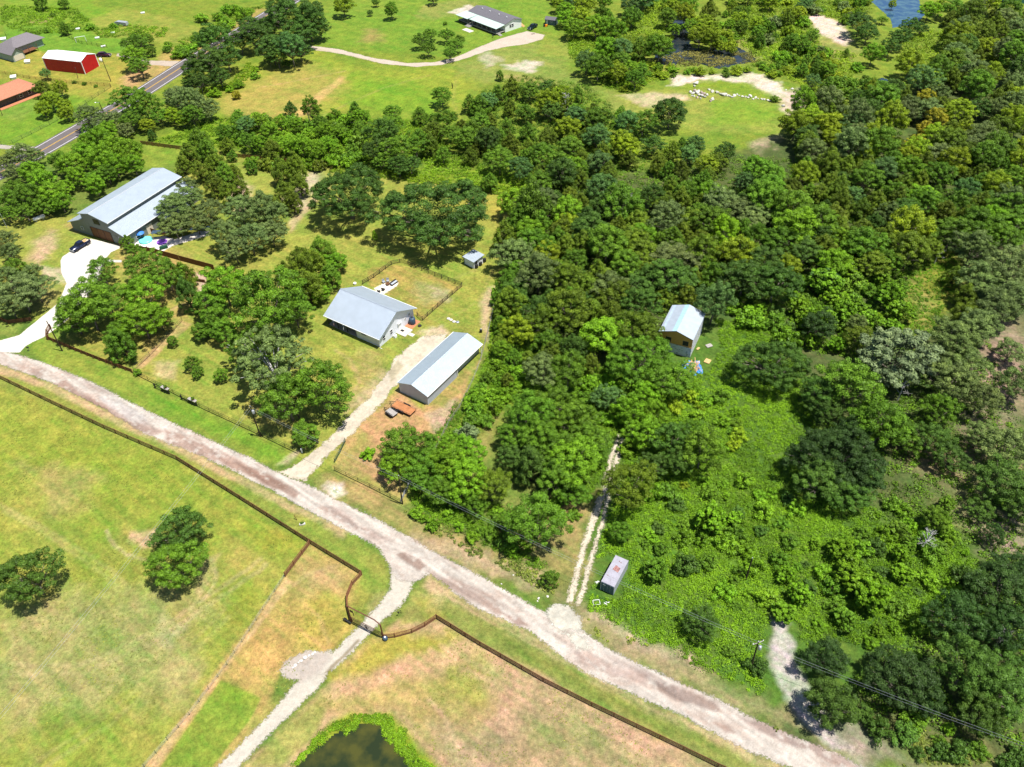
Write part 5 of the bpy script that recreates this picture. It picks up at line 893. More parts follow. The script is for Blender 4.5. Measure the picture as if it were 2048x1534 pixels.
br = MB(); [br.tube((.25+i*.22, 0, .25), (.25+i*.22, 0, 1.6+.25*math.sin(i*.22/gl*3.1)), .018, n=4) for i in range(1, int((gl-.5)/.22))]; br.build('bars', M['rust'], gg)
MB().path([(gl/2+.4*math.cos(t), -.06, 1.0+.4*math.sin(t)) for t in np.linspace(0, 6.28, 13)], .04).path([(gl/2-.25, -.06, 1.2), (gl/2, -.06, .8), (gl/2+.25, -.06, 1.2)], .04).build('emblem', M['darksteel'], gg)
oa = thing('gate_opener', 'dark boom with a box lying beside the left gate post', 'gate opener', G(691, 1242), gr); MB().tube((0, 0, .5), (1.3, -.1, .5), .14).build('arm', M['darksteel'], oa); MB().box(-.25, .25, -.2, .2, 0, .7).build('box', M['black'], oa)
bl = thing('round_post_cap', 'dark round barrel with a pale hub at the right gate post', 'barrel', G(771, 1279)); MB().lathe([(.38, 0), (.42, .3), (.38, .75), (.2, .8)], n=16).build('barrel_body', M['tankblue'], bl, True); MB().lathe([(.15, .8), (.15, .85)], n=10).build('hub', M['white'], bl)
kp = thing('keypad_stand', 'curved dark keypad post in the grass right of the ranch drive', 'keypad', G(801, 1229)); MB().path([(.1, .3, 0), (.1, .3, .8), (.0, .1, 1.1), (-.2, -.25, 1.15)], .04).build('post', M['darksteel'], kp); MB().box(-.35, -.1, -.35, -.2, 1.0, 1.3).build('panel', M['black'], kp)
mp = thing('mail_post', 'short white post at the corner where the farm drive meets the road', 'post', G(604.5, 905)); MB().box(-.12, .12, -.12, .12, 0, 1.1).build('post_body', M['white'], mp); MB().box(-.15, .15, -.15, .15, 1.103, 1.16).build('cap', M['white'], mp)
mx_ = thing('mailbox', 'small dark mailbox on a leaning post beside the white driveway mouth', 'mailbox', G(58, 702)); MB().tube((0, 0, 0), (.1, 0, 1.0), .05).build('post', M['greywood'], mx_); MB().box(-.15, .35, -.12, .12, 1.0, 1.25).build('box', M['black'], mx_)
pw = thing('roadside_planter', 'low white stone planter by the verge above the long brown fence', 'planter', G(605, 1049), .2); MB().box(-.55, .55, -.25, .25, 0, .32).build('trough', M['rock'], pw, bevel=.05)
lk = thing('leaning_stake', 'dark leaning stake beside the white stone planter', 'stake', G(594, 1040)); MB().tube((0, 0, 0), (-.35, .2, 1.1), .06).build('stake_pole', M['woodbrown'], lk); MB().tube((-.35, .2, 1.1), (-.15, .3, 1.15), .05).build('hook', M['woodbrown'], lk)

# ================================================================== poles and wires
POLES = {}
def upole(name, base, h, label, lean=(0, 0), transformer=None, lamp=False, arm=True, r=.16, m=None, cat='utility pole', group='utility poles'):
    b = G(*base); t = thing(name, label, cat, b, 0, group); top = (lean[0], lean[1], h)
    MB().tube((0, 0, 0), top, r, r*.62, 8).build('shaft', m or M['pole'], t)
    if arm: MB().tube((top[0]-.9, top[1]-.3, h-.35), (top[0]+.9, top[1]+.3, h-.35), .06, n=4).build('crossarm', M['greywood'], t); [MB().lathe([(.07, 0), (.09, .1), (.04, .22)], (top[0]+s*.85, top[1]+s*.28, h-.3), 8).build('insulator', M['white'], t) for s in (-1, 1)]
    MB().lathe([(r*.7, 0), (r*.5, .1)], (top[0], top[1], h), 8).build('cap', M['grey'], t)
    if transformer: MB().lathe([(.26, 0), (.28, .1), (.28, .85), (.2, .95)], (top[0]*.8+.36, top[1]*.8-.25, h-1.9), 12).build('transformer', M['grey'], t, True)
    if lamp: MB().tube((top[0], top[1], h-.2), (top[0]-1.2, top[1]-.3, h+.1), .05).build('lamp_arm', M['grey'], t); MB().lathe([(.22, -.12), (.25, 0), (.1, .1)], (top[0]-1.25, top[1]-.3, h+.1), 10).build('lamp_head', M['white'], t)
    POLES[name+str(base)] = b+np.array([top[0], top[1], h-.1]); return b+np.array([top[0], top[1], h-.1])
def lean_for(base, top, h):
    g = G(*base); tp_ = G(top[0], top[1], h); return (float(tp_[0]-g[0]), float(tp_[1]-g[1]))
def pole_px(base, top, h, label, **k):
    l = lean_for(base, top, h); l = (max(-.6, min(.6, l[0])), max(-.6, min(.6, l[1]))); return upole('utility_pole', base, h, label, l, **k)
T1 = pole_px((521, 873), (500, 812), 9.0, 'brown pole with a grey transformer behind the roadside mesh fence', transformer=True, arm=False)
T2 = pole_px((805, 1008), (797, 951), 8.4, 'brown pole at the fence corner below the shady tree clump', arm=False)
T3 = pole_px((1503, 1330), (1517, 1283), 7.4, 'pole with a pale transformer standing in the weeds at the lower right', transformer=True)
T4 = pole_px((125, 702), (93, 642), 9.1, 'slim brown pole beside the mouth of the white driveway', arm=False)
T5 = pole_px((222, 163), (199, 112), 9.4, 'tall leaning brown pole right of the red barn', arm=False)
T6 = pole_px((208, 228), (197, 206), 4.6, 'short pole with a lamp beside the highway', lamp=True, arm=False)
T7 = pole_px((1491, 1160), (1505, 1116), 6.6, 'bare dark pole standing alone in the bright weeds', arm=False)
T8 = pole_px((601, 842), (584, 797), 6.3, 'pole with a white meter box standing under the open oak', arm=False, lamp=True)
T9 = upole('lamp_post', (14.5, 456), 4.8, 'slim grey lamp post at the left edge beyond the white drive', lean_for((14.5, 456), (0, 427), 4.8), lamp=True, arm=False, r=.08, m=M['grey'], cat='lamp post', group='lamp posts')
T10 = pole_px((156, 157), (151, 136), 3.8, 'thin grey pole in front of the red barn wall', arm=False, r=.1)
T11 = pole_px((5, 231), (-3, 207), 4.6, 'short dark pole at the left edge near the orange-roofed house', arm=False, r=.1)
T12 = pole_px((14, 77), (9, 65), 3.0, 'short dark pole behind the grey shingled house', arm=False, r=.1)
def wire(a, b, sag, label, r=.014, off=(0, 0, 0)):
    a = np.array(a)+off; b = np.array(b)+off; t = thing('power_line', label, 'power line', tuple(a), 0, 'overhead power lines'); pts = []
    for i in range(25):
        s = i/24; p = a+(b-a)*s; p[2] -= 4*sag*s*(1-s); pts.append(tuple(p-a))
    MB().path(pts, r, 4).build('cable', M['grey'], t)
far = G(2100, 1505, 7.0)
for o_, w_ in ((0, 'upper'), (-.7, 'lower')):
    off = (0, 0, o_)
    wire(T1, T2, .6, w_+' wire from the fence-side transformer pole to the pole at the shady clump', off=off); wire(T2, T3, .9, w_+' wire from the shady clump pole across to the pole in the weeds', off=off)
    wire(T3, far, .6, w_+' wire running from the weeds pole out at the lower right', off=off); wire(T1, G(-60, 1500, 8.0), .6, w_+' wire crossing the lower left field', off=off)

# ================================================================== vegetation
def leaf_mesh(name, C, N, size, var, asp=.55, m=None):
    n = len(C); N = N/np.maximum(np.linalg.norm(N, axis=1, keepdims=True), 1e-6)
    r = RNG.normal(size=(n, 3)); T = np.cross(N, r); T /= np.maximum(np.linalg.norm(T, axis=1, keepdims=True), 1e-6); B_ = np.cross(N, T)
    s = size[:, None]; V = np.empty((n, 4, 3)); V[:, 0] = C-T*s; V[:, 1] = C+B_*s*asp-N*s*.12; V[:, 2] = C+T*s; V[:, 3] = C-B_*s*asp-N*s*.12
    me = np_mesh(name, V.reshape(-1, 3), np.arange(4*n).reshape(n, 4), m or M['leaf'])
    a = me.attributes.new('var', 'FLOAT', 'POINT'); a.data.foreach_set('value', np.repeat(np.clip(var, 0, 1), 4).astype(np.float32)); return me
def rdir(n):
    v = RNG.normal(size=(n, 3)); return v/np.linalg.norm(v, axis=1, keepdims=True)
def crown(name, R=5, az=3.2, zc=4.8, ncl=46, nleaf=7000, crad=(.2, .3), ls=(.16, .26), kind='oak', gap=0.0, fill=.12):
    """canopy of leaf clumps; R horizontal radius, az half height, zc centre height"""
    ph = RNG.uniform(0, 6.28, 4); cs = []; tries = 0
    while len(cs) < ncl and tries < ncl*40:
        tries += 1
        d = rdir(1)[0]; th = math.atan2(d[1], d[0]); lobe = 1+.13*math.sin(2*th+ph[0])+.12*math.sin(3*th+ph[1])+.08*math.sin(5*th+ph[2])
        if kind == 'oak':
            if d[2] < -.35: continue
            k = RNG.uniform(.62, .98); c = np.array([d[0]*R*lobe*k, d[1]*R*lobe*k, zc+d[2]*az*k*RNG.uniform(.8, 1.1)])
        elif kind == 'broad':
            if d[2] < -.6: continue
            k = RNG.uniform(.6, .9); c = np.array([d[0]*R*lobe*k, d[1]*R*lobe*k, zc+d[2]*az*k*RNG.uniform(.85, 1.12)])
        elif kind == 'cedar':
            u = RNG.uniform(0, 1)**.8; z = zc-az+2*az*u; w_ = R*math.sin(min(1, (u*.92+.16)**.8)*math.pi*.98)**.75*lobe*(1.0-.12*u); k = RNG.uniform(.62, .92)
            c = np.array([math.cos(th)*w_*k, math.sin(th)*w_*k, z+RNG.uniform(-.2, .3)])
        else:
            if d[2] < 0: d[2] *= -.4
            k = RNG.uniform(.45, .9); c = np.array([d[0]*R*lobe*k, d[1]*R*lobe*k, max(.25*az, zc*.35+d[2]*az*k)])
        cr = R*RNG.uniform(*crad)
        if any(np.linalg.norm((c-q[0])*[1, 1, 1.3]) < .55*(cr+q[1])*(1-.1) for q in cs) and tries < ncl*18: continue
        cs.append((c, cr, RNG.uniform(0, 1)))
    wts = np.array([q[1]**2 for q in cs]); cnt = (nleaf*(1-fill)*wts/wts.sum()).astype(int); Cs, Ns, Vs = [], [], []
    for (c, cr, vv), n in zip(cs, cnt):
        d = rdir(n); d[:, 2] = np.where(d[:, 2] < -.25, -d[:, 2]*.8, d[:, 2]); rad = cr*RNG.uniform(.55, 1.08, n)[:, None]
        sc = np.array([1, 1, .62 if kind == 'oak' else (1.25 if kind == 'cedar' else .8)])
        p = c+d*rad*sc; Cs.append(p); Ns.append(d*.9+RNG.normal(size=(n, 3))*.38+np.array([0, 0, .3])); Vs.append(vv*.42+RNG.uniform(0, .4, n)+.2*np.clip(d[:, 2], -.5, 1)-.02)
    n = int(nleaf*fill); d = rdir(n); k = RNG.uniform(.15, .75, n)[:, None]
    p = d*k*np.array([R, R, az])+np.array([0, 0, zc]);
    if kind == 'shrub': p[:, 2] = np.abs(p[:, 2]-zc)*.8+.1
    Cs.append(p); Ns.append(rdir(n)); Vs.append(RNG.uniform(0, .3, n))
    C = np.concatenate(Cs); N = np.concatenate(Ns); V = np.concatenate(Vs); C[:, 2] = np.maximum(C[:, 2], .08)
    me = leaf_mesh(name, C, N, RNG.uniform(*ls, len(C)), V)
    return me, [q[0] for q in cs], R, zc
def trunk_mesh(name, tips, R, zc, tr=.22, m=None, nl=14, multi=1):
    mb = MB(); zf = zc*.42; tips = sorted(tips, key=lambda t: -np.linalg.norm(t[:2]))[:nl*2][::2]+tips[:2]
    for j in range(multi):
        bx, by = (0, 0) if multi == 1 else (random.uniform(-.5, .5), random.uniform(-.5, .5))
        f = (bx*.4+random.uniform(-.25, .25), by*.4+random.uniform(-.25, .25), zf)
        mb.tube((bx, by, 0), f, tr*1.15, tr*.8, 8)
        for t in tips[j::multi]:
            mid = (f[0]+(t[0]-f[0])*.5+random.uniform(-.3, .3), f[1]+(t[1]-f[1])*.5+random.uniform(-.3, .3), f[2]+(t[2]-f[2])*.62)
            mb.tube(f, mid, tr*.45, tr*.28, 5); mb.tube(mid, tuple(t), tr*.28, tr*.09, 5)
    o = mb.build(name, m or M['bark']); me = o.data; bpy.data.objects.remove(o)
    for p in me.polygons: p.use_smooth = True
    return me
PROTO = {}
def proto(key, n, tm='bark', tr=.2, **k):
    L = []
    for i in range(n):
        me, tips, R, zc = crown('crown_'+key, **k)
        L.append((me, trunk_mesh('trunk_'+key, tips, R, zc, tr, M[tm]), R, zc))
    PROTO[key] = L
proto('oak', 6, R=5, az=3.7, zc=5.1, ncl=100, nleaf=15000, crad=(.10, .19), ls=(.09, .18), kind='oak', fill=.08)
proto('bigoak', 3, tr=.5, R=9.5, az=4.6, zc=6.3, ncl=230, nleaf=44000, crad=(.065, .125), ls=(.11, .2), kind='oak', fill=.06)
proto('openoak', 2, tm='snag', tr=.32, R=7.5, az=4.2, zc=6.0, ncl=110, nleaf=13000, crad=(.07, .12), ls=(.13, .25), kind='oak', fill=.02)
proto('broad', 5, R=4.5, az=3.8, zc=4.6, ncl=85, nleaf=14500, crad=(.12, .21), ls=(.09, .18), kind='broad', fill=.08)
proto('cedar', 6, tm='darkbark', R=3.2, az=2.9, zc=3.3, ncl=80, nleaf=12000, crad=(.12, .20), ls=(.07, .14), kind='cedar', fill=.1)
proto('shrub', 5, tm='darkbark', tr=.07, R=1.6, az=1.5, zc=1.2, ncl=26, nleaf=2000, crad=(.20, .32), ls=(.08, .16), kind='shrub', fill=.15)
proto('sumac', 3, tm='darkbark', tr=.1, R=3.6, az=2.4, zc=3.0, ncl=70, nleaf=4000, crad=(.10, .16), ls=(.20, .34), kind='broad', fill=.15)
proto('silver', 2, tr=.3, R=5.5, az=4.2, zc=4.6, ncl=110, nleaf=14000, crad=(.09, .16), ls=(.12, .25), kind='oak', fill=.08)
TONE = {'d': (.062, .130, .018), 'm': (.095, .195, .014), 'b': (.125, .255, .012), 'y': (.19, .28, .012), 'Y': (.29, .29, .02), 'o': (.105, .165, .012),
        'g': (.125, .185, .050), 's': (.145, .195, .085), 't': (.085, .180, .042), 'k': (.036, .078, .016), 'e': (.15, .29, .010)}
TW_ = {'d': 'dark green', 'm': 'mid green', 'b': 'bright green', 'y': 'yellow-green', 'Y': 'golden yellow', 'o': 'olive green', 'g': 'grey-green', 's': 'silver-leaved', 't': 'blue-green', 'k': 'blackish green', 'e': 'vivid lime'}
KW = {'oak': ('oak_tree', 'oak', 'tree'), 'bigoak': ('oak_tree', 'oak', 'tree'), 'openoak': ('oak_tree', 'oak', 'tree'), 'broad': ('broadleaf_tree', 'broadleaf tree', 'tree'), 'cedar': ('juniper_tree', 'juniper', 'tree'),
      'shrub': ('shrub', 'bush', 'bush'), 'sumac': ('sumac_tree', 'sumac tree', 'tree'), 'silver': ('silver_tree', 'tree', 'tree')}
LAND = [(740, 625, 'the farmhouse'), (880, 730, 'the long metal workshop'), (946, 515, 'the small white shed'), (1366, 660, 'the unfinished cabin'), (1231, 1150, 'the shipping container'), (250, 410, 'the big barn house'), (140, 122, 'the red barn'),
        (980, 45, 'the mobile home'), (1420, 195, 'the heap of boulders'), (1400, 110, 'the marshy pond'), (1800, 25, 'the blue lake'), (733, 1245, 'the ranch gate'), (35, 180, 'the orange-roofed house'), (870, 430, 'the giant round oak'),
        (697, 395, 'the spreading oak'), (540, 725, 'the open oak'), (1792, 720, 'the silver-leaved tree'), (1672, 918, 'the big weed-field oak'), (1840, 1075, 'the dead standing snag'), (1515, 1290, 'the weeds transformer pole'),
        (805, 990, 'the shady-clump pole'), (1530, 305, 'the sandy wood gap'), (1600, 1360, 'the white eroded gully'), (1870, 250, 'the golden tree'), (1720, 75, 'the pale sandy bank'), (1850, 590, 'the sunny glade'), (290, 160, 'the highway bend'), (884, 197, 'the lone meadow tree'),
        (1225, 950, 'the two-rut track'), (1450, 460, 'the lime-topped tree'), (1990, 760, 'the right-hand bare ground'), (1100, 400, 'the back fence end'), (2000, 1090, 'the right-edge clearing'), (540, 620, 'the dense round oak'), (60, 1160, 'the lone field oak')]
PENDING = []
def ordn(k): return ['nearest', 'second nearest', 'third nearest', 'fourth nearest', 'fifth nearest', 'sixth nearest', 'seventh nearest', 'eighth nearest', 'ninth nearest', 'tenth nearest', 'eleventh nearest', 'twelfth nearest'][k] if k < 12 else '%dth nearest' % (k+1)
PLACED = []
def put(kind, tone, px, py, r, label=None, hs=1.0, jit=.12, group=None, plant=True):
    """tree whose crown is seen centred on photo pixel (px,py) with radius r pixels"""
    L = PROTO[kind]; me, tm, R, zc = random.choice(L); s = 1.0; r = r*1.1
    for _ in range(2):
        g = G(px, py, zc*s*hs); Rm = r/ppm_at(g); s = Rm/R
    base = G(px, py, zc*s*hs*.92)
    nm, word, cat = KW[kind]; NCOUNT[nm] = NCOUNT.get(nm, 0)+1
    t = thing(nm, label, cat, (float(base[0]), float(base[1]), 0), random.uniform(0, 6.28), group)
    t.scale = (s*random.uniform(.94, 1.06), s*random.uniform(.94, 1.06), s*hs*random.uniform(.94, 1.06))
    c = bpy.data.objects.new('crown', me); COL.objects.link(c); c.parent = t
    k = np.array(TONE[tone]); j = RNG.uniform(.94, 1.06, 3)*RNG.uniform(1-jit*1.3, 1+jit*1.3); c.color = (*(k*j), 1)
    o = bpy.data.objects.new('stem' if kind == 'shrub' else 'trunk', tm); COL.objects.link(o); o.parent = t
    PLACED.append((base[0], base[1], Rm)); 
    if label is None: PENDING.append((t, TW_[tone]+' '+word, px, py))
    return t
def ppm_at(g): return FPX/((np.array([g[0], g[1], g[2]])-np.array([0, 0, CAMH]))@fw)
NCOUNT = {}
def finish_labels():
    bk = {}
    for t, desc, px, py in PENDING:
        best = min(LAND, key=lambda l: (l[0]-px)**2+((l[1]-py)*1.2)**2); dx, dy = px-best[0], py-best[1]
        dr = 'behind' if (abs(dy) > abs(dx) and dy < 0) else 'in front of' if abs(dy) > abs(dx) else 'left of' if dx < 0 else 'right of'
        bk.setdefault((desc, best[2], dr), []).append((dx*dx+dy*dy, t))
    for (desc, l, dr), v in bk.items():
        v.sort(key=lambda a: a[0])
        for k, (_, t) in enumerate(v): t['label'] = desc+', '+ordn(k)+' one '+dr+' '+l if len(v) > 1 else desc+' standing '+dr+' '+l
# ---- single trees with their own labels
put('bigoak', 'd', 870, 428, 100, 'giant round dark oak on the lawn beside the small white shed', .92, .02)
put('bigoak', 'd', 697, 388, 68, 'spreading oak on the lawn with its dark trunk and dappled shadow showing', 1.25, .02)
put('openoak', 'g', 540, 722, 82, 'open oak with pale bare limbs showing, left of the farmhouse drive', 1.15, .02)
put('openoak', 'm', 505, 700, 52, 'smaller leafy oak growing into the left side of the open bare-limbed oak', 1.1, .02)
put('oak', 'm', 575, 800, 52, 'oak crown filling the lower edge of the open bare-limbed oak', 1.1, .02)
put('oak', 'm', 642, 775, 56, 'rounded oak leaning over the farm drive, right of the open oak', 1.2, .02)
put('oak', 'm', 540, 612, 72, 'dense round green oak above the open bare-limbed oak', 1.05, .02)
put('silver', 's', 1792, 716, 70, 'big silver-leaved tree in the wood at the right', 1.0, .02)
put('bigoak', 'k', 1672, 918, 76, 'big round very dark oak rising from the bright weeds', 1.1, .02)
put('bigoak', 'd', 1545, 728, 64, 'dark oak right of the unfinished cabin, trunk hidden in weeds', 1.1, .02)
put('bigoak', 'm', 1276, 722, 64, 'big green oak standing in front of the unfinished cabin', 1.0, .02)
put('oak', 'm', 1345, 760, 42, 'smaller oak touching the blue tarp in front of the cabin', 1.0, .02)
put('oak', 't', 1428, 608, 38, 'blue-green tree against the right wall of the unfinished cabin', 1.3, .02)
put('oak', 'd', 62, 1155, 54, 'lone dark oak at the left edge of the lower field', 1.1, .02)
put('oak', 'd', 360, 1062, 46, 'upper of the two touching oaks in the lower field', 1.0, .02)
put('oak', 'm', 355, 1132, 50, 'lower of the two touching oaks in the lower field', 1.0, .02)
put('oak', 'm', 1072, 1048, 58, 'round oak at the verge left of the two-rut track', 1.0, .02)
put('oak', 'o', 1258, 975, 50, 'ragged brownish oak right of the two-rut track', 1.2, .02)
put('oak', 'm', 884, 194, 20, 'lone round tree on the bright meadow with its shadow below', 1.0, .02)
put('shrub', 'Y', 472, 187, 9, 'small yellow-olive tree alone on the dry meadow', 1.6, .02)
put('cedar', 'e', 749, 471, 6, 'slim lime-green sapling on the lawn below the spreading oak', 1.6, .02)
put('broad', 'm', 612, 868, 30, 'round bushy tree on the corner of the farm drive and road', .8, .02)
put('shrub', 'e', 735, 906, 15, 'vivid green bush on the dry ground right of the farm drive', .9, .02)
put('broad', 'e', 1450, 462, 30, 'tall lime-topped tree in the middle of the wood', 1.2, .02)
put('shrub', 's', 935, 862, 24, 'grey twiggy bush at the end of the old wire fence', 1.3, .02)
put('cedar', 'd', 375, 592, 24, 'tall narrow dark juniper below the pink path', 1.5, .02)
put('broad', 'b', 1605, 205, 26, 'light green tree with a leaning dark trunk above the sandy patch', 1.5, .02)
